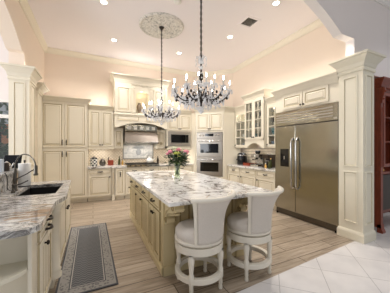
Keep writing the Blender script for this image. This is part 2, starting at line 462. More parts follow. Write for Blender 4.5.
# breakfast nook beyond the left arch: window wall
WX0, WX1, WZ0, WZ1 = -3.4, -1.52, 0.75, 2.52
b = MB(); b.box(-5, WX0, 6.2, 6.35, 0, ZC); b.box(WX1, -1.36, 6.2, 6.35, 0, ZC); b.box(WX0, WX1, 6.2, 6.35, 0, WZ0); b.box(WX0, WX1, 6.2, 6.35, WZ1, ZC)
struct('wall_nook', b, M['wall_front'])
win = MB()
for x0, x1, z0, z1 in ((WX0, WX1, WZ0, WZ0+0.06), (WX0, WX1, WZ1-0.06, WZ1), (WX0, WX0+0.06, WZ0, WZ1), (WX1-0.06, WX1, WZ0, WZ1), (WX0, WX1, 2.10, 2.18), (-2.5, -2.43, WZ0, WZ1)):
    win.box(x0, x1, 6.2, 6.28, z0, z1)
wf = struct('window_1', win, M['white'])
p = MB(); p.box(WX0+0.05, WX1-0.05, 6.24, 6.246, WZ0+0.05, WZ1-0.05); p.build('glass_pane', M['pane'], wf)

# crown mouldings of the kitchen ceiling
CR = [(0.0, ZC-0.13), (0.02, ZC-0.13), (0.025, ZC-0.10), (0.06, ZC-0.06), (0.09, ZC-0.03), (0.095, ZC-0.001), (0.0, ZC-0.001)]
def crown_run(name, p0, p1, prof, mat):
    d = Vector((p1[0]-p0[0], p1[1]-p0[1], 0)); L = d.length; d.normalize(); nrm = Vector((d.y, -d.x, 0))
    mb = MB(); mb.M = Matrix(((d.x, nrm.x, 0, p0[0]), (d.y, nrm.y, 0, p0[1]), (0, 0, 1, 0), (0, 0, 0, 1)))
    mb.prism(prof, 0, L, 'x'); return struct(name, mb, mat)
crown_run('trim_1', (XL, YB), (CX0+0.02, YB), CR, M['trim'])
crown_run('trim_2', (CX0, YB), (XR, CY1), CR, M['trim'])
crown_run('trim_3', (XR, CY1+0.02), (XR, ARCH1), CR, M['trim'])
crown_run('trim_4', (XL, ARCH1), (XL, YB), CR, M['trim'])
CR2 = [(o*1.2, z+ZF-ZC) for o, z in CR]
crown_run('trim_5', (-1.36, ARCH0), (8, ARCH0), CR2, M['white'])

# ------------------------------------------------------------------ columns
def column(label, x0, x1, y0, y1, zt, zcap, panels, faces='FLR', base=0.15, over=0.11, group=None, paint='cream_light', glow=0, glx=0, gly=0):
    cx, cy = (x0+x1)/2, (y0+y1)/2
    t = thing('column', label, 'column', (cx, cy, 0), 0, group); t['kind'] = 'thing'
    hx, hy = (x1-x0)/2, (y1-y0)/2
    b = MB(); b.box(-hx, hx, -hy, hy, 0.002, zt-0.01)
    b.build('shaft', M[paint], t)
    rp = [(0, 0.0), (0, 0.012), (0.018, 0.014), (0.026, 0.004), (0.03, 0.002)]
    for f in faces:
        pm = MB()
        if f == 'F': W2, D2, Mx = hx, hy, Matrix.Identity(4)
        if f == 'L': W2, D2, Mx = hy, hx, Matrix.Rotation(-PI/2, 4, 'Z')
        if f == 'R': W2, D2, Mx = hy, hx, Matrix.Rotation(PI/2, 4, 'Z')
        pm.M = Mx
        for z0, z1 in panels:
            ins = min(0.075, W2*0.4)
            pm.rings(-W2+ins, W2-ins, z0, z1, -D2, rp, [0, 0, 1, 1, 0])
        pm.build('panel_moulding', [M[paint], M['glaze_light']], t)
    b = MB()
    h = zt-zcap
    b.mould(-hx, hx, -hy, hy, [(0.002, zcap-0.05), (0.016, zcap-0.05), (0.016, zcap-0.02), (0.008, zcap), (0.02, zcap+h*.1), (0.03, zcap+h*.35), (over*.75, zcap+h*.72), (over*.8, zcap+h*.8), (over, zcap+h*.84), (over, zt)], 'LFRB')
    b.build('capital', M[paint], t)
    if base:
        b = MB(); b.mould(-hx, hx, -hy, hy, [(0.02, 0.001), (0.02, base*.72), (0.014, base*.85), (0.004, base)], 'LFRB')
        b.build('base_moulding', M[paint], t)
    if glow:
        l = bpy.data.lights.new('capital_uplight', 'POINT'); l.energy = glow; l.color = WARM; l.shadow_soft_size = 0.04
        lo = bpy.data.objects.new('capital_uplight', l); COL.objects.link(lo); lo.parent = t; lo.location = (glx, gly, zt+0.07)
    return t
column('tall cream panelled square column standing beside the steel refrigerator', 3.622, 3.925, 1.757, 2.105, 2.83, 2.64, [(0.26, 1.06), (1.13, 2.53)], 'FL', glow=0.35, glx=-0.23, gly=0.0)
column('cream panelled column at the end of the sink counter below the left arch', -1.40, -1.09, 5.0, 5.46, 2.95, 2.75, [(0.2, 1.0), (1.08, 2.66)], 'FR', paint='cream', glow=0.25, glx=0.16, gly=-0.24)
column('narrow cream pilaster with capital wedged between arch column and pantry', -1.168, -1.10, 5.75, 6.17, 2.85, 2.69, [], '', 0.15, 0.13, paint='cream')

# ------------------------------------------------------------------ cabinet kit
CREAM = [M['cream'], M['glaze']]
ISL = [M['island_paint'], M['island_glaze']]
DOOR = [(0, 0), (0, 0.016), (0.004, 0.020), (0.048, 0.020), (0.055, 0.012), (0.066, 0.010), (0.092, 0.018), (0.10, 0.019)]
DMAT = [1, 0, 0, 1, 1, 0, 1, 0]
FLAT = [(0, 0), (0, 0.016), (0.004, 0.020), (0.022, 0.020), (0.028, 0.014), (0.036, 0.018)]
FMAT = [1, 0, 0, 1, 1, 0]
def knob(parent, x, z, y=-0.02, mat=None, name='knob'):
    b = MB(); b.lathe([(0.008, 0), (0.007, 0.012), (0.016, 0.016), (0.020, 0.025), (0.013, 0.033), (0.002, 0.036)], (x, y, z), 10, 0, 'y')
    return b.build(name, mat or M['bronze'], parent)
def pull(parent, x, z, w=0.11, vert=False, y=-0.02, mat=None):
    b = MB(); h = w/2
    P = [(-h, 0), (-h*.9, -0.022), (-h*.4, -0.03), (0, -0.032), (h*.4, -0.03), (h*.9, -0.022), (h, 0)]
    R = [0.012, 0.009, 0.011, 0.014, 0.011, 0.009, 0.012]
    pts = [(x, y+q, z+a) if vert else (x+a, y+q, z-0.008*(1-abs(a)/h)) for a, q in P]
    b.tube(pts, R, 8)
    b.sphere((x-h if not vert else x, y, z if not vert else z-h), 0.012, 0, 8, 6); b.sphere((x+h if not vert else x, y, z if not vert else z+h), 0.012, 0, 8, 6)
    return b.build('pull_handle', mat or M['bronze'], parent)
def door(parent, x0, x1, z0, z1, mats=CREAM, kx=None, kz=None, hw='knob', name='door', prof=None, bead=0):
    b = MB(); g = 0.003
    if bead:
        b.rings(x0+g, x1-g, z0+g, z1-g, 0, [(0, 0), (0, 0.016), (0.004, 0.020), (0.05, 0.020), (0.056, 0.012), (0.06, 0.012)], [1, 0, 0, 1, 1, 0])
        n = bead; a0, a1 = x0+0.07, x1-0.07
        for i in range(n+1):
            xx = a0+(a1-a0)*i/n; b.box(xx-0.003, xx+0.003, -0.0135, -0.0118, z0+0.07, z1-0.07, 1)
    else:
        small = (z1-z0) < 0.22 or (x1-x0) < 0.22
        b.rings(x0+g, x1-g, z0+g, z1-g, 0, FLAT if small else DOOR, FMAT if small else DMAT)
    d = b.build(name, mats, parent)
    if kx is not None:
        if hw == 'knob': knob(d, kx, kz)
        elif hw == 'pull': pull(d, kx, kz)
        elif hw == 'vpull': pull(d, kx, kz, 0.12, True)
    return d
def drawer(parent, x0, x1, z0, z1, mats=CREAM, hw='pull', n=1, w=0.11):
    b = MB(); g = 0.003; b.rings(x0+g, x1-g, z0+g, z1-g, 0, FLAT, FMAT)
    d = b.build('drawer', mats, parent)
    for i in range(n):
        xx = x0+(x1-x0)*(i+0.5)/n
        if hw == 'pull': pull(d, xx, (z0+z1)/2, w)
        else: knob(d, xx, (z0+z1)/2)
    return d
def carcass(parent, x0, x1, d, z0, z1, mat=None, toe=0.0, name='body'):
    b = MB()
    if toe: b.box(x0, x1, 0, d, z0+toe, z1); b.box(x0+0.01, x1-0.01, 0.06, d, z0+0.001, z0+toe)
    else: b.box(x0, x1, 0, d, z0, z1)
    return b.build(name, mat or M['cream'], parent)
def crown(parent, x0, x1, d, z0, z1, sides='LFR', over=0.085, mats=None, dent=False):
    h = z1-z0; b = MB()
    b.mould(x0, x1, 0, d, [(0.001, z0-0.03), (0.010, z0-0.03), (0.012, z0), (0.020, z0+h*.12), (0.028, z0+h*.3), (over*.62, z0+h*.62), (over*.86, z0+h*.78), (over*.9, z0+h*.86), (over, z0+h*.88), (over, z1)], sides)
    return b.build('crown_moulding', mats or M['cream'], parent)
BACK, RIGHT, LEFT = 0.0, -PI/2, PI/2

# ------------------------------------------------------------------ back wall: pantry, wall and base cabinets
t = thing('pantry_cabinet', 'tall cream double pantry cupboard filling the left end of the back wall', 'cabinet', (-0.645, 6.22, 0), BACK)
w = 0.515
carcass(t, -w, w, 0.62, 0, 2.60, toe=0.10)
for s in (-1, 1):
    x0, x1 = (-w+0.02, -0.001) if s < 0 else (0.001, w-0.015)
    door(t, x0, x1, 1.43, 2.56, CREAM, -0.045 if s < 0 else 0.045, 1.56, 'vpull')
    door(t, x0, x1, 0.14, 1.39, CREAM, -0.045 if s < 0 else 0.045, 1.27, 'vpull')
crown(t, -w, w, 0.62, 2.57, 2.69, 'FR')

t = thing('upper_cabinet', 'cream two-door wall cabinet hung between pantry and range hood surround', 'cabinet', (0.205, 6.49, 0), BACK)
w = 0.33
carcass(t, -w, w, 0.35, 1.40, 2.50)
for s in (-1, 1):
    x0, x1 = (-w+0.015, -0.001) if s < 0 else (0.001, w-0.015)
    door(t, x0, x1, 1.46, 2.46, CREAM, -0.03 if s < 0 else 0.03, 1.51)
b = MB(); b.box(-w, w, -0.012, 0.012, 1.385, 1.42); b.build('light_rail', M['cream'], t)
crown(t, -w, w, 0.35, 2.48, 2.60, 'F')

def under_fill(parent, x, z, y=0.12, w=0.4, e=1.6):  # lamp added under cabinets and hood to brighten the backsplash
    d = bpy.data.lights.new('under_cabinet_fill', 'AREA'); d.shape = 'RECTANGLE'; d.size = w; d.size_y = 0.05; d.energy = e; d.color = WARM
    o = bpy.data.objects.new('under_cabinet_fill', d); COL.objects.link(o); o.parent = parent; o.location = (x, y, z)
under_fill(t, 0, 1.395)
def base_cab(label, x0, x1, yf, d, rows, rz=BACK, mats=CREAM, body=None, toe=0.10, ztop=0.878, name='base_cabinet', loc=None):
    """rows: list of (kind, a0, a1, z0, z1, extra) in local x measured from the centre"""
    cx = (x0+x1)/2; w = (x1-x0)/2
    t = thing(name, label, 'cabinet', loc or (cx, yf, 0), rz)
    carcass(t, -w, w, d, 0, ztop, body, toe)
    for k, a0, a1, z0, z1, e in rows:
        if k == 'drawer': drawer(t, a0, a1, z0, z1, mats, **e)
        else: door(t, a0, a1, z0, z1, mats, **e)
    return t
base_cab('cream base cabinet with one drawer over a single door beside the pantry', -0.128, 0.462, 6.22, 0.62,
    [('drawer', -0.28, 0.28, 0.71, 0.86, {}), ('door', -0.28, 0.28, 0.13, 0.69, dict(kx=0.24, kz=0.64))])
b = MB(); b.box(-0.035, 0.035, -0.06, 0.02, 0.001, 0.12); b.box(-0.028, 0.028, -0.05, 0.02, 0.12, 0.878); b.box(-0.034, 0.034, -0.057, 0.02, 0.80, 0.84)
for xx in (-0.012, 0.0, 0.012): b.box(xx-0.003, xx+0.003, -0.052, -0.049, 0.16, 0.76, 1)
at(b, 'fluted_post', CREAM, (0.50, 6.20, 0), 'fluted cream post left of the narrow pull-out under the range counter', 'post')
b = MB(); b.box(-0.035, 0.035, -0.06, 0.02, 0.001, 0.12); b.box(-0.028, 0.028, -0.05, 0.02, 0.12, 0.878); b.box(-0.034, 0.034, -0.057, 0.02, 0.80, 0.84)
at(b, 'fluted_post', CREAM, (2.10, 6.20, 0), 'cream post at the right end of the range counter, seen over the island', 'post')
base_cab('narrow cream pull-out cabinet with tall handle left of the range top', 0.545, 0.80, 6.14, 0.70,
    [('door', -0.12, 0.12, 0.13, 0.86, dict(kx=0.0, kz=0.70, hw='vpull'))], name='pull_out_cabinet')
base_cab('wide cream drawer cabinet beneath the range top', 0.805, 1.79, 6.14, 0.70,
    [('drawer', -0.48, -0.005, 0.71, 0.86, {}), ('drawer', 0.005, 0.48, 0.71, 0.86, {}), ('door', -0.48, -0.005, 0.13, 0.69, dict(kx=-0.05, kz=0.62)), ('door', 0.005, 0.48, 0.13, 0.69, dict(kx=0.05, kz=0.62))])
base_cab('narrow cream pull-out cabinet right of the range top behind the island', 1.795, 2.055, 6.14, 0.70,
    [('door', -0.12, 0.12, 0.13, 0.86, dict(kx=0.0, kz=0.70, hw='vpull'))], name='pull_out_cabinet')
base_cab('cream base cabinet with drawer under the microwave beside the oven tower', 2.14, 2.915, 6.22, 0.62,
    [('drawer', -0.37, 0.37, 0.71, 0.86, {}), ('door', -0.37, 0.0, 0.13, 0.69, dict(kx=-0.03, kz=0.63)), ('door', 0.0, 0.37, 0.13, 0.69, dict(kx=0.03, kz=0.63))])
b = MB(); b.prism([(-0.128, 6.18), (0.44, 6.18), (0.46, 6.10), (2.14, 6.10), (2.16, 6.18), (2.915, 6.18), (2.915, 6.845), (-0.128, 6.845)], 0.88, 0.92)
at(b, 'back_countertop', M['granite'], (0, 0, 0), 'speckled granite worktop along the back wall either side of the range top', 'countertop', bevel=0.006)
b = MB(); b.box(-0.125, 2.915, 6.838, 6.848, 0.921, 2.0)
at(b, 'tile_backsplash', M['splash'], (0, 0, 0), 'beige diamond-set tile backsplash on the back wall', 'backsplash')

# tile mural behind the range
t = thing('tile_mural', 'framed grey and white tile mural set into the backsplash behind the range', 'tile panel', (1.30, 6.834, 1.08))
b = MB(); b.box(-0.45, 0.45, -0.006, 0, 0.02, 0.56); b.build('picture_tiles', M['mural'], t)
b = MB()
for x0, x1, z0, z1 in ((-0.475, 0.475, 0, 0.03), (-0.475, 0.475, 0.55, 0.58), (-0.475, -0.445, 0, 0.58), (0.445, 0.475, 0, 0.58)): b.box(x0, x1, -0.016, 0, z0, z1)
for i in range(1, 6): b.box(-0.445+i*0.15-0.002, -0.445+i*0.15+0.002, -0.0075, -0.001, 0.03, 0.55)
for i in range(1, 4): b.box(-0.445, 0.445, -0.0075, -0.001, 0.03+i*0.14-0.002, 0.03+i*0.14+0.002)
b.build('liner_frame', M['liner'], t)
b = MB()
b.lathe([(0.05, 0.0), (0.075, 0.06), (0.085, 0.12), (0.05, 0.17), (0.06, 0.19)], (0, 0, 0), 14)
b.v = [(x, -0.008+y*0.03, z+0.12) for x, y, z in b.v]
for k in range(11):
    a = PI*(k+0.5)/11; L = 0.17; b.tube([(0, -0.010, 0.30), (0.5*L*math.cos(a), -0.010, 0.30+0.42*L*math.sin(a)+0.03), (L*1.25*math.cos(a), -0.010, 0.31+L*0.75*math.sin(a))], [0.006, 0.02, 0.003], 6)
b.v = [(x, max(-0.016, min(-0.006, y)), z) for x, y, z in b.v]
b.build('painted_urn_motif', M['motif'], t)

# ------------------------------------------------------------------ hood surround with niche
t = thing('hood_cabinet', 'large cream carved chimney cupboard with lit niche above the steel hood', 'cabinet', (1.305, 6.25, 0), BACK)
w = 0.765
b = MB(); D = 0.595
b.box(-w, -0.19, 0, D, 2.42, 3.32); b.box(0.19, w, 0, D, 2.42, 3.32); b.box(-0.19, 0.19, 0, D, 3.08, 3.32); b.box(-0.19, 0.19, 0.26, D, 2.42, 3.08)
b.box(-w, w, 0.001, D, 2.36, 2.43)
b.box(-w, -w+0.03, 0.03, D, 2.0, 2.37); b.box(w-0.03, w, 0.03, D, 2.0, 2.37)
b.build('body', M['cream'], t)
vpts = [(-w, 2.0), (-w+0.10, 2.0)]+arch_pts(-w+0.10, w-0.10, 2.01, 0.14, 20)+[(w-0.10, 2.0), (w, 2.0)]
b = MB()
for (xa, za), (xb, zb) in zip(vpts[:-1], vpts[1:]):
    if xb-xa > 1e-5: b.prism([(xa, za), (xb, zb), (xb, 2.36), (xa, 2.36)], 0, 0.03, 'y')
for s in (-1, 1):
    b.rings(min(s*0.10, s*0.70), max(s*0.10, s*0.70), 2.20, 2.335, 0, [(0, 0), (0, 0.010), (0.012, 0.012), (0.02, 0.004), (0.03, 0.004)], [1, 0, 1, 1, 0])
b.build('arched_valance', CREAM, t)
b = MB(); b.mould(-w, w, 0, 0.3, [(0.001, 2.34), (0.018, 2.35), (0.024, 2.375), (0.018, 2.40), (0.001, 2.41)], 'LFR'); b.build('ledge_moulding', M['cream'], t)
for s in (-1, 1):
    x0, x1 = sorted((s*0.735, s*0.33)); door(t, x0, x1, 2.44, 3.16, CREAM)
    p = MB(); xa, xb = sorted((s*0.20, s*0.30))
    p.box(xa, xb, -0.022, 0, 2.43, 3.18); p.box(xa-0.006, xb+0.006, -0.03, 0, 3.12, 3.18); p.box(xa-0.006, xb+0.006, -0.03, 0, 2.43, 2.48)
    for k in range(3):
        xx = xa+0.025+k*0.025; p.box(xx-0.003, xx+0.003, -0.024, -0.021, 2.52, 3.08, 1)
    p.sphere(((xa+xb)/2, -0.03, 3.15), 0.024, 0, 8, 6)
    p.build('pilaster', CREAM, t)
# arched head of the niche
b = MB(); hp = arch_pts(-0.19, 0.19, 2.96, 0.11, 12)
for (xa, za), (xb, zb) in zip(hp[:-1], hp[1:]): b.prism([(xa, za), (xb, zb), (xb, 3.10), (xa, 3.10)], -0.004, 0.05, 'y')
b.build('niche_arch', M['cream'], t)
b = MB()
for s in (-1, 1):
    for k, (cx, cz, r0, tr) in enumerate(((0.06, 3.235, 0.035, 1.6), (0.16, 3.235, 0.03, 1.4), (0.25, 3.24, 0.022, 1.2))):
        pp = [(s*(cx+r0*(1-i/14)*math.cos(i*0.5*tr)), -0.012, cz+r0*(1-i/14)*math.sin(i*0.5*tr)) for i in range(13)]
        b.tube(pp, [0.011*(1-i/26) for i in range(13)], 6)
    b.tube([(s*0.02, -0.01, 3.22), (s*0.12, -0.014, 3.255), (s*0.22, -0.012, 3.225), (s*0.34, -0.006, 3.25)], [0.012, 0.011, 0.009, 0.003], 6)
b.sphere((0, -0.012, 3.24), 0.04, 0, 10, 8, (1, 0.5, 1.1))
b.build('carved_scroll', CREAM[0], t)
crown(t, -w, w, D, 3.30, 3.47, 'LFR', 0.10)
pl = bpy.data.lights.new('niche_puck_light', 'POINT'); pl.energy = 0.9; pl.color = (1, 0.85, 0.62); pl.shadow_soft_size = 0.03
po = bpy.data.objects.new('niche_puck_light', pl); COL.objects.link(po); po.parent = t; po.location = (0.0, 0.06, 3.02)
# urn in the niche
b = MB(); b.lathe([(0.04, 0), (0.045, 0.015), (0.025, 0.03), (0.06, 0.10), (0.075, 0.18), (0.065, 0.24), (0.035, 0.28), (0.045, 0.31)], (0, 0, 0), 16)
at(b, 'ornamental_urn', M['stone'], (1.235, 6.37, 2.434), 'weathered brown urn standing in the lit niche above the hood', 'urn')

# small spice cabinets beside the hood
for i, (xa, xb, lab) in enumerate(((0.54, 0.80, 'small cream spice cupboard left of the steel range hood'), (1.80, 2.075, 'small cream spice cupboard between range hood and microwave'))):
    t = thing('spice_cabinet', lab, 'cabinet', ((xa+xb)/2, 6.52, 0), BACK)
    h = (xb-xa)/2; carcass(t, -h, h, 0.31, 1.40, 1.995)
    door(t, -h+0.01, h-0.01, 1.42, 1.96, CREAM)
    b = MB()
    for k in range(6):
        a = k*PI/3; b.sphere((0.035*math.cos(a), -0.022, 1.56+0.035*math.sin(a)), 0.016, 0, 6, 5)
    b.sphere((0, -0.024, 1.56), 0.02, 0, 8, 6); b.build('carved_rosette', M['glaze'], t)

# range hood
t = thing('range_hood', 'stainless steel wall hood under the cream arched surround', 'range hood', (1.305, 6.30, 0), BACK)
hw = 0.485
b = MB(); v = [(-hw, -0.03, 1.60), (hw, -0.03, 1.60), (hw, 0.5, 1.60), (-hw, 0.5, 1.60), (-hw+0.01, 0.14, 1.93), (hw-0.01, 0.14, 1.93), (hw-0.01, 0.5, 1.93), (-hw+0.01, 0.5, 1.93)]
b.add(v, [(0,3,2,1),(4,5,6,7),(0,1,5,4),(1,2,6,5),(2,3,7,6),(3,0,4,7)]); b.build('canopy', M['steel_hood'], t)
b = MB(); b.box(-hw-0.005, hw+0.005, -0.045, 0.5, 1.545, 1.60); b.build('bottom_lip', M['steel'], t, 0.006)
b = MB(); b.box(-hw+0.02, hw-0.02, 0.09, 0.5, 1.93, 2.10)
b.build('liner_band', M['steel'], t)
for k in range(5):
    b = MB(); x = -0.36+k*0.18; b.box(x-0.05, x+0.05, 0.085, 0.09, 1.97, 2.06); b.build('vent_panel', M['white'], t)
b = MB(); b.tube([(-hw+0.03, -0.075, 1.585), (hw-0.03, -0.075, 1.585)], 0.012, 8); b.tube([(-hw+0.05, -0.04, 1.585), (-hw+0.05, -0.075, 1.585)], 0.008, 6); b.tube([(hw-0.05, -0.04, 1.585), (hw-0.05, -0.075, 1.585)], 0.008, 6)
b.build('towel_rail', M['chrome'], t)

under_fill(t, -0.2, 1.54, 0.2, 0.2, 1.6); under_fill(t, 0.2, 1.54, 0.2, 0.2, 1.6)
# range top and pots
t = thing('gas_cooktop', 'stainless gas range top set into the back worktop under the hood', 'cooktop', (1.30, 6.13, 0.921), BACK)
b = MB(); b.box(-0.455, 0.455, 0.0, 0.58, 0.0, 0.03); b.box(-0.455, 0.455, -0.045, 0.0, -0.03, 0.03); b.build('body', M['steel'], t)
for k in range(3):
    b = MB(); x = -0.30+k*0.30
    for q in range(5): b.box(x-0.13+q*0.062, x-0.118+q*0.062, 0.04, 0.54, 0.042, 0.056)
    for yy in (0.05, 0.28, 0.52): b.box(x-0.13, x+0.13, yy, yy+0.012, 0.031, 0.05)
    b.build('burner_grate', M['pewter'], t)
for k in range(6):
    b = MB(); b.lathe([(0.022, 0), (0.020, 0.02), (0.004, 0.022)], (-0.36+k*0.144, -0.045, 0.0), 12, 0, 'y'); b.build('control_knob', M['black'], t)
t = thing('kettle', 'bright white and steel kettle sitting on the range top', 'kettle', (1.56, 6.42, 0.978))
b = MB(); b.lathe([(0.075, 0), (0.10, 0.02), (0.105, 0.06), (0.085, 0.11), (0.045, 0.14), (0.02, 0.145), (0.018, 0.165), (0.004, 0.168)], (0, 0, 0), 18); b.tube([(0.09, 0, 0.07), (0.13, 0, 0.10), (0.15, 0, 0.13)], [0.022, 0.016, 0.012], 8); b.build('body', M['white'], t)
b = MB(); b.tube([(-0.08, 0, 0.11), (-0.08, 0, 0.19), (-0.04, 0, 0.225), (0.04, 0, 0.225), (0.08, 0, 0.19), (0.075, 0, 0.11)], 0.009, 8); b.build('handle', M['chrome'], t)

# back-counter things
t = thing('checkered_canister', 'black and white checkered canister on the back worktop beside the pantry', 'canister', (0.02, 6.58, 0.921))
b = MB(); b.lathe([(0.088, 0), (0.092, 0.01), (0.092, 0.19), (0.088, 0.2)], (0, 0, 0), 24); b.build('body', M['checker'], t)
b = MB(); b.lathe([(0.092, 0.2), (0.094, 0.212), (0.05, 0.235), (0.012, 0.245), (0.016, 0.262), (0.003, 0.27)], (0, 0, 0), 20); b.build('lid', M['black'], t)
t = thing('silver_canister', 'rounded silver lidded jar beside the checkered canister', 'jar', (0.245, 6.60, 0.921))
b = MB(); b.lathe([(0.05, 0), (0.08, 0.03), (0.088, 0.08), (0.07, 0.13), (0.055, 0.15)], (0, 0, 0), 18); b.build('body', M['pewter'], t)
b = MB(); b.lathe([(0.058, 0.15), (0.05, 0.17), (0.012, 0.185), (0.015, 0.20), (0.003, 0.208)], (0, 0, 0), 16); b.build('lid', M['darkbrown'], t)
t = thing('knife_block', 'red-brown wooden box with a dark upright handle on the back worktop', 'box', (0.46, 6.60, 0.921))
b = MB(); b.box(-0.075, 0.075, -0.06, 0.06, 0, 0.15); b.build('body', M['redbox'], t, 0.006)
b = MB(); b.box(-0.07, -0.045, -0.02, 0.02, 0.15, 0.235); b.build('handle', M['darkbrown'], t, 0.004)
def bottle(label, loc, h, r, mat, capm, name='bottle'):
    t = thing(name, label, 'bottle', loc)
    b = MB(); b.lathe([(r*.95, 0), (r, 0.008), (r, h*.55), (r*.85, h*.65), (r*.38, h*.78), (r*.36, h*.9)], (0, 0, 0), 14); b.build('body', mat, t)
    b = MB(); b.lathe([(r*.4, h*.9), (r*.42, h), (r*.1, h*1.005)], (0, 0, 0), 12); b.build('cap', capm, t)
    return t
bottle('slim dark bottle left of the range top near the mural', (0.70, 6.62, 0.921), 0.25, 0.035, M['olive'], M['black'])
bottle('dark oil bottle right of the range top beside the kettle', (1.86, 6.60, 0.921), 0.24, 0.036, M['darkbrown'], M['black'])
bottle('small amber bottle on the worktop left of the range top', (0.795, 6.66, 0.921), 0.15, 0.03, M['amber'], M['bronze'])

# ------------------------------------------------------------------ microwave cabinet
t = thing('microwave_cabinet', 'cream wall cabinet holding the built-in microwave left of the ovens', 'cabinet', (2.5, 6.35, 0), BACK)
w = 0.415
b = MB(); b.box(-w, w, 0, 0.49, 1.955, 2.53); b.box(-w, -w+0.03, 0, 0.49, 1.40, 1.955); b.box(w-0.03, w, 0, 0.49, 1.40, 1.955); b.box(-w, w, 0, 0.49, 1.40, 1.475); b.box(-w+0.03, w-0.03, 0.46, 0.49, 1.475, 1.955)
b.box(-w, w, -0.012, 0.01, 1.385, 1.43)
b.build('body', M['cream'], t)
for s in (-1, 1):
    x0, x1 = (-w+0.02, -0.001) if s < 0 else (0.001, w-0.02)
    door(t, x0, x1, 1.985, 2.49, CREAM, s*0.03, 2.03)
crown(t, -w, w, 0.49, 2.52, 2.65, 'F')
under_fill(t, 0, 1.383, 0.15)
t = thing('microwave_oven', 'stainless built-in microwave with black window in the cream cabinet', 'microwave', (2.5, 6.325, 1.476), BACK)
b = MB(); b.box(-0.38, 0.38, 0.012, 0.44, 0.002, 0.476); b.build('body', M['steel_micro'], t)
b = MB(); b.rings(-0.382, 0.382, 0.004, 0.474, 0.012, [(0, 0), (0, 0.02), (0.055, 0.022), (0.06, 0.012), (0.062, 0.012)]); b.build('trim_kit', M['steel_micro'], t)
b = MB(); b.box(-0.29, 0.20, -0.016, 0.005, 0.11, 0.37); b.build('window', M['blackgloss'], t)
b = MB(); b.box(0.21, 0.30, -0.016, 0.005, 0.11, 0.37); b.build('control_panel', M['blackgloss'], t)
b = MB(); b.tube([(-0.30, -0.03, 0.085), (0.30, -0.03, 0.085)], 0.010, 8); b.build('handle', M['chrome'], t)

# ------------------------------------------------------------------ oven tower set across the corner
OT = (3.24, 5.70)
t = thing('oven_tower', 'tall cream cabinet set across the corner holding the double wall oven', 'cabinet', (OT[0], OT[1], 0), -PI/4)
w = 0.452
b = MB()
b.box(-w, w, 0.0, 0.40, 1.91, 2.55); b.box(-w, -0.41, 0, 0.40, 0.10, 1.91); b.box(0.41, w, 0, 0.40, 0.10, 1.91); b.box(-0.41, 0.41, 0, 0.40, 0.10, 0.545); b.box(-0.41, 0.41, 0.385, 0.40, 0.545, 1.91)
b.box(-w+0.01, w-0.01, 0.05, 0.40, 0.001, 0.10)
b.build('body', M['cream'], t)
for s in (-1, 1):
    x0, x1 = (-0.425, -0.001) if s < 0 else (0.001, 0.425)
    door(t, x0, x1, 1.96, 2.50, CREAM, s*0.03, 2.01)
drawer(t, -0.40, 0.40, 0.16, 0.50)
crown(t, -w, w, 0.40, 2.53, 2.67, 'LFR')
# filler returns that close the corner either side of the tower
xr, yr = OT[0]+w*math.cos(PI/4), OT[1]-w*math.sin(PI/4)
b = MB(); b.box(0, 0.62, 0, 0.02, 0.0, 2.55); b.mould(0, 0.62, 0, 0.02, [(0.001, 2.50), (0.012, 2.53), (0.03, 2.57), (0.07, 2.63), (0.08, 2.67)], 'F')
at(b, 'tower_side_panel', M['cream'], (xr, yr+0.0, 0.001), 'plain cream tall side panel between the oven tower and glass-door cabinets', 'panel')
b = MB(); b.box(2.917, 2.93, 6.035, 6.835, 0.001, 2.55)
at(b, 'tower_side_panel', M['cream'], (0, 0, 0), 'narrow cream return panel between the microwave cabinet and oven tower', 'panel')
t = thing('double_oven', 'stainless double wall oven built into the corner tower', 'oven', (OT[0], OT[1], 0.55), -PI/4)
b = MB(); b.box(-0.404, 0.404, 0.002, 0.37, 0.004, 1.352); b.build('body', M['steel_oven'], t)
b = MB(); b.box(-0.408, 0.408, -0.03, 0.0, 1.17, 1.35); pn = b.build('control_panel', M['steel_oven'], t, 0.005)
b = MB(); b.box(-0.13, 0.13, -0.034, -0.029, 1.23, 1.31); b.build('display', M['blackgloss'], pn)
for x in (-0.29, -0.20, 0.20, 0.29):
    b = MB(); b.lathe([(0.024, 0), (0.022, 0.025), (0.003, 0.027)], (x, -0.03, 1.26), 12, 0, 'y'); b.build('knob', M['chrome'], pn)
for z0 in (0.60, 0.03):
    b = MB(); b.box(-0.408, 0.408, -0.035, 0.0, z0, z0+0.545); dd = b.build('oven_door', M['steel_oven'], t, 0.006)
    b = MB(); b.box(-0.29, 0.29, -0.039, -0.034, z0+0.12, z0+0.40); b.build('window', M['blackgloss'], dd)
    b = MB(); b.tube([(-0.36, -0.085, z0+0.485), (0.36, -0.085, z0+0.485)], 0.014, 10)
    for x in (-0.31, 0.31): b.tube([(x, -0.035, z0+0.485), (x, -0.085, z0+0.485)], 0.010, 8)
    b.build('handle', M['chrome'], dd)

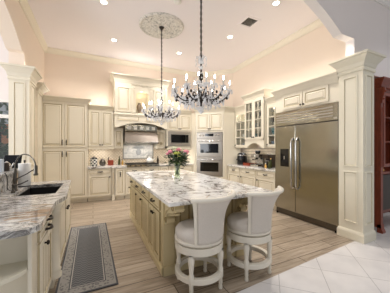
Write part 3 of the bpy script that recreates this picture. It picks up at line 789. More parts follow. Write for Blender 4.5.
# ------------------------------------------------------------------ right wall
def glass_cab(label, y_far, y_near, xf, z0, z1, zt, cols, rows, ndoor, sides, valance=False, inner_fill=4.0, kside=0):
    """cabinet on the right wall with glazed doors; local x runs towards the camera"""
    cy = (y_far+y_near)/2; w = (y_far-y_near)/2; d = XR-0.002-xf
    t = thing('glass_cabinet', label, 'cabinet', (xf, cy, 0), RIGHT)
    b = MB(); k = 0.018
    b.box(-w, -w+k, 0, d, z0, z1); b.box(w-k, w, 0, d, z0, z1); b.box(-w+k, w-k, 0, d, z0, z0+k); b.box(-w+k, w-k, 0, d, z1-k, z1); b.box(-w+k, w-k, d-0.01, d, z0+k, z1-k)
    # face frame
    b.box(-w, -w+0.03, -0.002, 0.016, z0, z1); b.box(w-0.03, w, -0.002, 0.016, z0, z1); b.box(-w, w, -0.002, 0.016, z0, z0+0.05); b.box(-w, w, -0.002, 0.016, z1-0.08, z1)
    b.build('body', M['cream'], t)
    for i in range(1, rows):
        zz = z0+0.05+(z1-0.08-z0-0.05)*i/rows
        b = MB(); b.box(-w+k, w-k, 0.03, d-0.012, zz-0.009, zz+0.009); b.build('shelf', M['cream'], t)
    da, db = -w+0.02, w-0.02; dw = (db-da)/ndoor; dz0, dz1 = z0+0.035, z1-0.06
    for j in range(ndoor):
        a, c = da+dw*j+0.002, da+dw*(j+1)-0.002
        b = MB(); s = 0.055
        b.box(a, a+s, -0.022, -0.002, dz0, dz1); b.box(c-s, c, -0.022, -0.002, dz0, dz1); b.box(a+s, c-s, -0.022, -0.002, dz0, dz0+s); b.box(a+s, c-s, -0.022, -0.002, dz1-s, dz1)
        for q in range(1, cols): xx = a+s+(c-a-2*s)*q/cols; b.box(xx-0.009, xx+0.009, -0.020, -0.004, dz0+s, dz1-s)
        for q in range(1, rows): zz = dz0+s+(dz1-dz0-2*s)*q/rows; b.box(a+s, c-s, -0.020, -0.004, zz-0.009, zz+0.009)
        dr = b.build('glazed_door', M['cream'], t)
        p = MB(); p.box(a+s-0.004, c-s+0.004, -0.013, -0.010, dz0+s-0.004, dz1-s+0.004); p.build('glass_pane', M['pane'], dr)
        kx = (c-0.028 if j == 0 else a+0.028) if ndoor == 2 else (c-0.028 if kside > 0 else a+0.028)
        knob(dr, kx, dz0+0.05, -0.022)
    crown(t, -w, w, d, z1-0.02, zt, sides)
    l = bpy.data.lights.new('cabinet_inner_fill', 'POINT'); l.energy = inner_fill; l.color = (1, 0.96, 0.90); l.shadow_soft_size = 0.04  # lamp added inside the cabinet to brighten what shows through the panes
    lo = bpy.data.objects.new('cabinet_inner_fill', l); COL.objects.link(lo); lo.parent = t; lo.location = (0, 0.02, z1-0.06)
    if valance:
        b = MB(); vp = [(-w, 1.42), (-w+0.08, 1.42)]+arch_pts(-w+0.08, w-0.08, 1.42, 0.13, 16)+[(w-0.08, 1.42), (w, 1.42)]
        for (xa, za), (xb, zb) in zip(vp[:-1], vp[1:]):
            if xb-xa > 1e-5: b.prism([(xa, za), (xb, zb), (xb, z0), (xa, z0)], 0, 0.025, 'y')
        b.box(-w, -w+0.02, 0.025, d, 1.42, z0); b.box(w-0.02, w, 0.025, d, 1.42, z0)
        b.build('arched_valance', M['cream'], t)
    under_fill(t, 0, 1.41, 0.14, 0.3, 0.6)
    return t
XU = 3.96
glass_cab('single glass-door cream wall cabinet beside the oven tower panel', 5.36, 4.80, XU, 1.42, 2.53, 2.66, 2, 4, 1, 'F')
glass_cab('tall double glass-door cream cabinet with arched valance in the middle of the right wall', 4.795, 4.045, XU-0.09, 1.62, 2.76, 2.89, 2, 4, 2, 'LFR', True, inner_fill=0.6)
glass_cab('single glass-door cream cabinet tucked beside the refrigerator', 4.04, 3.49, XU, 1.42, 2.53, 2.66, 2, 4, 1, 'F', inner_fill=1.2)
b = MB(); b.box(4.298, 4.308, 3.50, 5.36, 0.921, 1.415)
at(b, 'tile_backsplash', M['splash'], (0, 0, 0), 'beige tile backsplash behind the coffee machines on the right wall', 'backsplash')
def plate_stack(label, loc, n, r, mat):
    b = MB(); pr = []
    for i in range(n): pr += [(r*.6, i*0.012), (r, i*0.012+0.008), (r*.98, i*0.012+0.011)]
    b.lathe(pr, (0, 0, 0), 20); return at(b, 'plate', mat, loc, label, 'plate')
def bowl(label, loc, r, h, mat):
    b = MB(); b.lathe([(r*.45, 0), (r*.5, 0.006), (r*.85, h*.5), (r, h), (r*.95, h), (r*.8, h*.5), (r*.4, 0.014), (0.001, 0.012)], (0, 0, 0), 20); return at(b, 'bowl', mat, loc, label, 'bowl')
def zsh(z0, z1, rows, i): return z0+0.05+(z1-0.08-z0-0.05)*i/rows+0.010
zA = lambda i: zsh(1.42, 2.53, 4, i) if i else 1.439
zB = lambda i: zsh(1.62, 2.76, 4, i) if i else 1.639
bowl('white bowl behind the glass door next to the oven panel', (4.13, 5.08, zA(1)), 0.10, 0.10, M['white'])
bowl('pale blue-grey bowl low in the glass cabinet next to the oven panel', (4.13, 5.08, zA(0)), 0.11, 0.12, M['blue_grey'])
bowl('teal bowl on the upper shelf of the glass cabinet beside the refrigerator', (4.10, 3.87, zA(1)), 0.125, 0.19, M['teal'])
bowl('pale teal bowl on the bottom of the glass cabinet beside the refrigerator', (4.10, 3.87, zA(0)), 0.125, 0.15, M['blue_grey'])
for i, (yy, lv, mt, nm) in enumerate(((4.58, 0, 'teal', 'teal jug in the tall glass cabinet, bottom shelf near the ovens'), (4.26, 0, 'teal', 'teal jug in the tall glass cabinet, bottom shelf near the refrigerator'), (4.58, 1, 'blue_grey', 'grey jug on the second shelf of the tall glass cabinet near the ovens'), (4.26, 1, 'white', 'white jug on the second shelf of the tall glass cabinet'))):
    b = MB(); b.lathe([(0.05, 0), (0.07, 0.03), (0.075, 0.09), (0.05, 0.15), (0.055, 0.18)], (0, 0, 0), 16); b.tube([(0.05, 0.0, 0.15), (0.10, 0, 0.14), (0.11, 0, 0.09), (0.07, 0, 0.05)], 0.008, 8)
    at(b, 'jug', M[mt], (4.10, yy, zB(lv)), nm, 'jug')

def goblet(label, loc, group):
    b = MB(); b.lathe([(0.035, 0), (0.036, 0.004), (0.006, 0.010), (0.006, 0.08), (0.03, 0.10), (0.042, 0.14), (0.036, 0.20), (0.033, 0.20), (0.036, 0.14), (0.001, 0.10)], (0, 0, 0), 14)
    at(b, 'goblet', M['smoke'], loc, label, 'glass', group)
for lv in (2, 3):
    for yy in (4.66, 4.57, 4.48, 4.36, 4.27, 4.18):
        goblet('smoky stemmed glass on the upper shelves of the tall double-door cabinet', (4.0, yy, zB(lv)), 'smoky glasses in the tall cabinet')
for lv in (2, 3):
    for yy in (3.95, 3.86): goblet('smoky stemmed glass inside the narrow cabinet beside the refrigerator', (4.06, yy, zA(lv)), 'smoky glasses beside the refrigerator')
# right base run
yb0, yb1 = 3.49, 5.36
XB = 3.70
def rbase(label, ya, yb, rows): return base_cab(label, 0, yb-ya, 0, XR-0.004-XB, rows, RIGHT, loc=(XB, (ya+yb)/2, 0))
rbase('cream base cabinet with drawer beside the oven tower, right wall', 4.765, 5.36, [('drawer', -0.28, 0.28, 0.71, 0.86, {}), ('door', -0.28, 0.28, 0.13, 0.69, dict(kx=0.24, kz=0.63))])
rbase('cream base cabinet with drawer under the espresso machine', 4.13, 4.76, [('drawer', -0.30, 0.30, 0.71, 0.86, {}), ('door', -0.30, 0.30, 0.13, 0.69, dict(kx=-0.26, kz=0.63))])
rbase('cream base cabinet with drawer right beside the refrigerator', 3.49, 4.125, [('drawer', -0.30, 0.30, 0.71, 0.86, {}), ('door', -0.30, 0.30, 0.13, 0.69, dict(kx=-0.26, kz=0.63))])
b = MB(); b.box(XB-0.04, 4.297, 3.49, 5.365, 0.88, 0.92)
at(b, 'side_countertop', M['granite'], (0, 0, 0), 'granite worktop on the right wall holding the coffee machines', 'countertop', bevel=0.006)

# appliances on the right counter
t = thing('countertop_cooker', 'rounded black countertop cooker standing beside the oven tower panel', 'cooker', (4.06, 5.16, 0.921), RIGHT)
b = MB(); b.lathe([(0.13, 0), (0.145, 0.02), (0.15, 0.16), (0.14, 0.27)], (0, 0, 0), 24); b.build('body', M['black'], t)
b = MB(); b.lathe([(0.142, 0.27), (0.147, 0.28), (0.145, 0.295)], (0, 0, 0), 24); b.build('band', M['chrome'], t)
b = MB(); b.lathe([(0.143, 0.295), (0.12, 0.335), (0.06, 0.36), (0.003, 0.366)], (0, 0, 0), 24); b.build('lid', M['black'], t)
b = MB(); b.box(-0.04, 0.04, -0.185, -0.135, 0.13, 0.17); b.build('handle', M['black'], t, 0.006)
b = MB(); b.box(-0.13, 0.13, -0.10, 0.10, 0, 0.012); b.box(-0.13, 0.13, -0.10, -0.088, 0.012, 0.07); b.box(-0.13, 0.13, 0.088, 0.10, 0.012, 0.07); b.box(-0.13, -0.118, -0.088, 0.088, 0.012, 0.07); b.box(0.118, 0.13, -0.088, 0.088, 0.012, 0.07)
at(b, 'wooden_tray', M['redbox'], (4.02, 4.80, 0.921), 'low dark red wooden tray between the black cooker and espresso machine', 'tray', rz=RIGHT)
t = thing('espresso_machine', 'shiny silver espresso machine with black bean hopper on the right worktop', 'coffee machine', (4.06, 4.44, 0.921), RIGHT)
b = MB(); b.box(-0.15, 0.15, 0.0, 0.16, 0, 0.34); b.box(-0.15, 0.15, -0.17, 0.0, 0.0, 0.055); b.box(-0.15, 0.15, -0.14, 0.0, 0.24, 0.34); b.build('body', M['chrome'], t, 0.008)
b = MB(); b.lathe([(0.05, 0.34), (0.07, 0.37), (0.075, 0.42), (0.06, 0.43)], (-0.07, 0.03, 0), 16); b.build('bean_hopper', M['black'], t)
b = MB(); b.lathe([(0.032, 0.19), (0.036, 0.24)], (0.02, -0.08, 0), 14); b.tube([(0.02, -0.1, 0.205), (0.02, -0.24, 0.195)], 0.013, 8); b.build('portafilter', M['black'], t)
b = MB(); b.lathe([(0.03, 0), (0.028, 0.004)], (0.0, -0.142, 0.29), 16, 0, 'y'); b.build('pressure_gauge', M['white'], t)
b = MB(); b.tube([(0.12, -0.12, 0.24), (0.135, -0.15, 0.18), (0.13, -0.16, 0.10)], 0.006, 6); b.build('steam_wand', M['chrome'], t)
b = MB(); b.box(-0.14, 0.14, -0.165, -0.01, 0.055, 0.062); b.build('drip_tray', M['black'], t)
t = thing('coffee_grinder', 'dark bronze coffee maker between espresso machine and refrigerator', 'coffee machine', (4.06, 4.08, 0.921), RIGHT)
b = MB(); b.box(-0.11, 0.11, 0.0, 0.13, 0, 0.33); b.box(-0.11, 0.11, -0.14, 0.0, 0, 0.05); b.box(-0.11, 0.11, -0.12, 0.0, 0.23, 0.33); b.build('body', M['darkbrown'], t, 0.012)
b = MB(); b.lathe([(0.05, 0.055), (0.07, 0.09), (0.065, 0.15), (0.05, 0.18)], (0, -0.065, 0), 16); b.build('carafe', M['pewter'], t)
b = MB(); b.lathe([(0.05, 0.33), (0.055, 0.345), (0.02, 0.355)], (0, 0.02, 0), 14); b.build('lid', M['chrome'], t)
bottle('pale amber-topped bottle beside the refrigerator on the right worktop', (3.98, 3.93, 0.921), 0.24, 0.028, M['olive'], M['amber'])
bottle('short amber bottle in front of the dark coffee maker', (3.88, 4.0, 0.921), 0.12, 0.026, M['amber'], M['white'])
bottle('dark olive bottle nearest the refrigerator on the right worktop', (3.86, 3.86, 0.921), 0.20, 0.032, M['olive'], M['black'])

# ------------------------------------------------------------------ refrigerator
FX = 3.70; FYN, FYF = 2.125, 3.475
fc = (FYN+FYF)/2; fw = (FYF-FYN)/2
t = thing('refrigerator', 'large stainless steel side-by-side refrigerator built in beside the column', 'refrigerator', (FX, fc, 0), RIGHT)
b = MB(); b.box(-fw, fw, 0.0, 0.595, 0.012, 2.185); b.build('body', M['steel'], t)
sx = fc-2.955          # door split in local x
b = MB(); b.box(-fw+0.003, sx-0.004, -0.05, -0.001, 0.13, 1.875); dl = b.build('freezer_door', M['steel'], t, 0.006)
b = MB(); b.box(sx+0.004, fw-0.003, -0.05, -0.001, 0.13, 1.875); dr = b.build('fridge_door', M['steel'], t, 0.006)
b = MB(); b.box(sx-0.004, sx+0.004, -0.03, -0.002, 0.13, 1.875); b.box(-fw, fw, -0.03, -0.001, 1.875, 1.89); b.build('door_seal', M['seal'], t)
for d_, hx in ((dl, sx-0.055), (dr, sx+0.055)):
    b = MB(); b.tube([(hx, -0.05, 1.62), (hx, -0.105, 1.56), (hx, -0.11, 1.52), (hx, -0.11, 0.68), (hx, -0.105, 0.64), (hx, -0.05, 0.60)], 0.018, 10); b.build('bar_handle', M['chrome'], d_)
b = MB(); b.box(-fw+0.003, fw-0.003, -0.05, -0.001, 1.89, 2.185)
g = b.build('vent_grille', M['steel'], t, 0.004)
b = MB()
for k in range(4): zz = 1.955+k*0.05; b.box(-fw+0.04, fw-0.09, -0.056, -0.049, zz, zz+0.024)
b.build('louvre', M['louvre'], g)
b = MB(); b.box(fw-0.08, fw-0.02, -0.053, -0.049, 1.91, 1.94); b.build('badge', M['chrome'], g)
x0, x1 = fc-3.325, fc-3.115
b = MB(); b.rings(x0, x1, 1.03, 1.40, -0.05, [(0, 0), (0, 0.006), (0.012, 0.007), (0.014, 0.001)], cap=False)
b.box(x0+0.012, x1-0.012, -0.0515, -0.0495, 1.042, 1.388)
ds = b.build('dispenser', M['blackgloss'], dl)
b = MB(); b.box(x0+0.09, x0+0.12, -0.06, -0.05, 1.18, 1.25); b.build('paddle', M['chrome'], ds)
b = MB(); b.box(-fw+0.01, fw-0.01, -0.02, -0.001, 0.012, 0.12); b.build('toe_grille', M['pewter'], t)
for s in (-1, 1):
    b = MB(); b.lathe([(0.02, 0.001), (0.02, 0.03)], (s*(fw-0.05), -0.035, 0), 10); b.build('levelling_foot', M['black'], t)

t = thing('fridge_cabinet', 'cream two-door cabinet bridging over the steel refrigerator', 'cabinet', (FX-0.03, fc, 0), RIGHT)
carcass(t, -fw, fw, 0.625, 2.195, 2.555)
door(t, fc-3.285, fc-2.80, 2.225, 2.525, CREAM, fc-2.83, 2.265)
door(t, fc-2.795, fc-2.29, 2.225, 2.525, CREAM, fc-2.765, 2.265)
crown(t, -fw, fw-0.001, 0.625, 2.54, 2.68, 'LF', 0.085)

# ------------------------------------------------------------------ island
IX0, IX1, IY0, IY1 = 0.62, 1.895, 1.83, 4.60
t = thing('kitchen_island', 'antique cream kitchen island with carved corbels under a granite top', 'island', (0.70, 2.29, 0))
L = 4.53-2.29; Wd = 1.82-0.70
b = MB(); b.box(0, Wd, 0, L, 0.09, 0.878); b.mould(0, Wd, 0, L, [(0.016, 0.001), (0.016, 0.075), (0.006, 0.09), (0.0, 0.092)], 'LFRB')
b.build('body', M['island_paint'], t)
# fronts on the left side face -X; build them with their own frame
def island_front(kind, ya, yb, z0, z1, kn=None):
    c = (ya+yb)/2; h = (yb-ya)/2
    b = MB(); b.M = Matrix.Translation((0, c-2.29, 0)) @ Matrix.Rotation(-PI/2, 4, 'Z')
    g = 0.004
    if kind == 'drawer':
        b.rings(-h+g, h-g, z0, z1, 0, FLAT, FMAT)
    else:
        b.rings(-h+g, h-g, z0, z1, 0, [(0, 0), (0, 0.016), (0.004, 0.020), (0.045, 0.020), (0.052, 0.011), (0.056, 0.011)], [1, 0, 0, 1, 1, 0])
        n = max(2, int((2*h-0.12)/0.075))
        for i in range(1, n): xx = -h+0.06+(2*h-0.12)*i/n; b.box(xx-0.004, xx+0.004, -0.0128, -0.010, z0+0.06, z1-0.06, 1)
    d = b.build(kind, ISL, t)
    kb = MB(); kb.M = b.M
    if kind == 'drawer':
        hh = 0.06; kb.tube([(-hh, -0.02, 0.775), (-hh*.9, -0.045, 0.772), (0, -0.052, 0.766), (hh*.9, -0.045, 0.772), (hh, -0.02, 0.775)], [0.011, 0.008, 0.012, 0.008, 0.011], 8)
        kb.build('pull_handle', M['bronze'], d)
    else:
        kb.lathe([(0.006, 0), (0.006, 0.012), (0.016, 0.018), (0.018, 0.026), (0.004, 0.034)], (c-kn, -0.02, 0.625), 10, 0, 'y')
        kb.build('knob', M['bronze'], d)
cols = [(2.36, 2.86), (2.88, 3.38), (3.40, 3.90), (3.92, 4.50)]
for ya, yb in cols: island_front('drawer', ya, yb, 0.70, 0.86)
island_front('door', 2.36, 2.605, 0.12, 0.68, 2.575); island_front('door', 2.615, 2.86, 0.12, 0.68, 2.645)
island_front('door', 2.88, 3.38, 0.12, 0.68, 3.33); island_front('door', 3.40, 3.90, 0.12, 0.68, 3.47+0.25); island_front('door', 3.92, 4.50, 0.12, 0.68, 4.44)
# panelling on the seating side
b = MB()
for k in range(4):
    x0 = 0.17+k*0.205; b.rings(x0, x0+0.19, 0.14, 0.84, 0, [(0, 0), (0, 0.010), (0.03, 0.012), (0.038, 0.004), (0.05, 0.004)], [1, 0, 1, 1, 0])
b.build('seating_side_panel', ISL, t)
# corner posts and carved corbels
for x in (0.0, Wd-0.13):
    p = MB(); p.box(x, x+0.13, -0.03, -0.0005, 0.001, 0.878); p.box(x-0.006 if x else x, x+0.136, -0.04, -0.0005, 0.001, 0.11); p.build('corner_post', ISL, t)
    c = MB()
    prof = [(-0.03, 0.58), (-0.055, 0.585), (-0.075, 0.61), (-0.07, 0.645), (-0.052, 0.665), (-0.06, 0.69), (-0.09, 0.72), (-0.14, 0.745), (-0.20, 0.765), (-0.24, 0.79), (-0.25, 0.82), (-0.235, 0.845), (-0.25, 0.855), (-0.25, 0.878), (-0.03, 0.878)]
    prof = [(-0.03+(y_+0.03)*1.5, z_) for y_, z_ in prof]
    c.prism(prof, x+0.015, x+0.115, 'x')
    for s in (x+0.012, x+0.118):
        c.tube([(s, -0.285+0.055*(1-i/16)*math.cos(i*0.62), 0.820+0.042*(1-i/16)*math.sin(i*0.62)) for i in range(15)], 0.008, 6, 1)
        c.tube([(s, -0.072+0.036*(1-i/16)*math.cos(i*0.62), 0.632+0.034*(1-i/16)*math.sin(i*0.62)) for i in range(15)], 0.007, 6, 1)
        c.tube([(s, -0.05, 0.68), (s, -0.10, 0.75), (s, -0.20, 0.80)], [0.004, 0.018, 0.006], 6, 0)
    for k in range(5):
        u = k/4; c.sphere((x+0.065, -0.11-0.20*u, 0.70+0.055*u), 0.024-0.002*k, 0, 8, 6, (1.6, 1, 0.8))
    c.build('corbel', ISL, t)
b = MB(); ch = 0.012
b.prism([(IX0+ch, IY0), (IX1-ch, IY0), (IX1, IY0+ch), (IX1, IY1-ch), (IX1-ch, IY1), (IX0+ch, IY1), (IX0, IY1-ch), (IX0, IY0+ch)], 0.885, 0.92)
at(b, 'island_countertop', M['granite'], (0, 0, 0), 'big white and grey veined granite slab topping the kitchen island', 'countertop', bevel=0.008)

# flowers on the island
VX, VY = 1.335, 3.49
t = thing('glass_vase', 'clear flared glass vase of green stems on the island granite', 'vase', (VX, VY, 0.921))
b = MB(); b.lathe([(0.045, 0), (0.05, 0.008), (0.046, 0.10), (0.052, 0.18), (0.065, 0.245), (0.062, 0.245), (0.048, 0.18), (0.042, 0.10), (0.044, 0.015), (0.001, 0.012)], (0, 0, 0), 20); b.build('body', M['vaseglass'], t)
FL = [(-0.135, -0.02, 0.425, 0.048, 'rose', 'pink rose on the left side of the vase bouquet'), (0.035, 0.03, 0.46, 0.045, 'rose', 'pink rose at the top middle of the vase bouquet'),
      (0.155, -0.03, 0.425, 0.052, 'rose', 'large pink rose on the right side of the vase bouquet'), (0.185, 0.05, 0.39, 0.040, 'rose', 'smaller pink rose low on the right edge of the bouquet'),
      (-0.155, 0.06, 0.385, 0.036, 'rose', 'small pink rose low on the left edge of the bouquet'),
      (-0.035, -0.07, 0.385, 0.055, 'yellowgreen', 'yellow flower head at the front of the vase bouquet'), (0.01, -0.09, 0.345, 0.04, 'yellowgreen', 'lower yellow-green flower head at the front of the bouquet'),
      (-0.045, 0.02, 0.48, 0.042, 'whiteflower', 'pale cream-green flower head topping the bouquet')]
stems = MB()
for x, y, z, r, m, lab in FL:
    stems.tube([(x*0.08, y*0.08, 0.03), (x*0.2, y*0.2, 0.2), (x*0.6, y*0.6, z-0.12), (x, y, z-r*0.9)], 0.004, 6)
for k in range(26):
    a = k*0.7; stems.tube([(0.025*math.cos(a), 0.025*math.sin(a), 0.02), (0.02*math.cos(a+2), 0.02*math.sin(a+2), 0.14), (0.03*math.cos(a), 0.03*math.sin(a), 0.25)], 0.007, 6)
lm = MB()
for k in range(330):
    a = random.uniform(0, 2*PI); e = random.uniform(-0.9, 1.2); R = random.uniform(0.05, 0.20)
    c = Vector((R*math.cos(a)*math.cos(e), R*math.sin(a)*math.cos(e), 0.30+0.13*math.sin(e)*R/0.15))
    d = Vector((math.cos(a+random.uniform(-.6, .6)), math.sin(a+random.uniform(-.6, .6)), random.uniform(-0.7, 0.6))).normalized()
    s_ = d.cross(Vector((0, 0, 1))).normalized(); n_ = s_.cross(d); l = random.uniform(0.05, 0.09); w_ = l*0.3
    P = [c, c+d*l*.4+s_*w_-n_*0.006, c+d*l, c+d*l*.4-s_*w_-n_*0.006, c+d*l*.45+n_*0.006]
    lm.add([tuple(p) for p in P], [(0, 1, 4), (1, 2, 4), (2, 3, 4), (3, 0, 4)], 0)
fo = stems.build('bouquet_foliage', [M['stem']]); fo.location = (VX, VY, 0.935); tag(fo, 'leafy green stems gathered in the glass vase on the island', 'foliage')
lf = lm.build('leaves', [M['leaf']], fo); lf['kind'] = 'stuff'
for x, y, z, r, m, lab in FL:
    b = MB()
    if m == 'rose':
        b.sphere((0, 0, 0), r*0.62, 0, 10, 8)
        for ring, n, rr, zz in ((0, 5, 0.62, 0.12), (1, 7, 0.82, -0.15)):
            for k in range(n):
                a = 2*PI*k/n+ring*0.4; b.sphere((rr*r*0.75*math.cos(a), rr*r*0.75*math.sin(a), zz*r), r*0.46, 0, 8, 6, (1, 1, 0.85))
    else:
        for k in range(16):
            a = 2.4*k; q = math.sqrt(k/16.0); b.sphere((r*q*math.cos(a), r*q*math.sin(a), r*0.5*(1-q*q)), r*0.33, 0, 7, 5)
    at(b, 'rose' if m == 'rose' else 'flower_head', M[m], (VX+x, VY+y, 0.935+z), lab, 'flower', 'flowers in the glass vase')

# ------------------------------------------------------------------ counter stools
def make_stool(label, loc, swivel):
    t = thing('counter_stool', label, 'stool', loc, 0.0, 'upholstered counter stools at the island')
    LP = [(0.0, 0.0)]
    prof = [(r_*1.15, z_) for r_, z_ in [(0.017, 0.002), (0.020, 0.02), (0.014, 0.045), (0.019, 0.06), (0.017, 0.11), (0.024, 0.13), (0.024, 0.21), (0.017, 0.225), (0.020, 0.26), (0.026, 0.33), (0.028, 0.37), (0.018, 0.385), (0.026, 0.395), (0.018, 0.405), (0.029, 0.405)]]
    for a in (45, 135, 225, 315):
        a = math.radians(a); b = MB(); b.lathe(prof, (0.23*math.cos(a), 0.23*math.sin(a), 0), 12); b.build('leg', M['stoolwood'], t)
    def ring(r0, r1, z0, z1, n=40, name='ring', mat=M['stoolwood'], bev=0.004):
        b = MB(); v = []; f = []
        for k in range(n):
            a = 2*PI*k/n; c, s = math.cos(a), math.sin(a); v += [(r0*c, r0*s, z0), (r1*c, r1*s, z0), (r1*c, r1*s, z1), (r0*c, r0*s, z1)]
        for k in range(n):
            o, q = k*4, ((k+1) % n)*4
            for i in range(4): f.append((o+i, o+(i+1) % 4, q+(i+1) % 4, q+i))
        b.add(v, f, 0, False); return b.build(name, mat, t, bev)
    ring(0.20, 0.250, 0.135, 0.185, name='footrest_ring')
    ring(0.18, 0.250, 0.400, 0.472, name='seat_apron')
    b = MB(); b.lathe([(0.21, 0.471), (0.21, 0.484)], (0, 0, 0), 28); b.build('swivel_plate', M['bronze'], t)
    b = MB(); b.lathe([(0.225, 0.484), (0.252, 0.488), (0.254, 0.512), (0.24, 0.518)], (0, 0, 0), 40); b.build('seat_frame', M['stoolwood'], t)
    b = MB(); b.lathe([(0.236, 0.516), (0.248, 0.55), (0.246, 0.585), (0.225, 0.612), (0.16, 0.626), (0.08, 0.631), (0.002, 0.633)], (0, 0, 0), 40); b.build('seat_cushion', M['linen'], t)
    # wrap-round back: flares outwards towards the scrolled top rail
    def P(th, tt, off):
        half = math.radians(51); r = 0.234+0.012*tt+0.105*tt**3+off
        a = -PI/2+swivel+th*half; return (r*math.cos(a), r*math.sin(a), 0.515+0.435*tt)
    NT_, NH = 20, 14
    b = MB(); v = []; f = []
    for side, off in ((0, 0.018), (1, -0.022)):
        for j in range(NH+1):
            for i in range(NT_+1): v.append(P(-0.93+1.86*i/NT_, j/NH, off))
    n1 = (NT_+1)*(NH+1)
    for j in range(NH):
        for i in range(NT_):
            q = j*(NT_+1)+i; f.append((q, q+1, q+NT_+2, q+NT_+1)); q += n1; f.append((q+NT_+1, q+NT_+2, q+1, q))
    b.add(v, f, 0, True)
    rim = [j*(NT_+1) for j in range(NH+1)]; e = []
    for j in range(NH):
        a, c = j*(NT_+1), (j+1)*(NT_+1); e.append((a, c, c+n1, a+n1)); a += NT_; c += NT_; e.append((a, a+n1, c+n1, c))
    for i in range(NT_): e.append((i, i+n1, i+1+n1, i+1)); q = NH*(NT_+1)+i; e.append((q, q+1, q+1+n1, q+n1))
    b.f += [list(x) for x in e]; b.mi += [0]*len(e); b.sm += [False]*len(e)
    b.build('backrest', M['linen'], t)
    for s in (-1, 1):
        b = MB(); v = []; f = []
        for j in range(NH+1):
            tt = j/NH
            for th, off in ((0.92, 0.026), (1.04, 0.026), (1.04, -0.030), (0.92, -0.030)): v.append(P(s*th, tt, off))
        for j in range(NH):
            for i in range(4): f.append((j*4+i, j*4+(i+1) % 4, j*4+4+(i+1) % 4, j*4+4+i))
        f += [(3, 2, 1, 0), tuple(NH*4+i for i in range(4))]
        b.add(v, f, 0, False); b.build('back_post', M['stoolwood'], t, 0.004)
    b = MB(); pts = [P(-1.07+2.14*i/24, 1.0, 0.012) for i in range(25)]
    b.tube([(x, y, z+0.006) for x, y, z in pts], 0.021, 10); b.build('top_rail', M['stoolwood'], t)
    return t
make_stool('ivory swivel stool with linen back at the island corner under the corbel', (1.0, 1.985, 0), math.radians(17))
make_stool('ivory swivel stool with linen back nearer to the refrigerator', (1.64, 1.965, 0), math.radians(12))

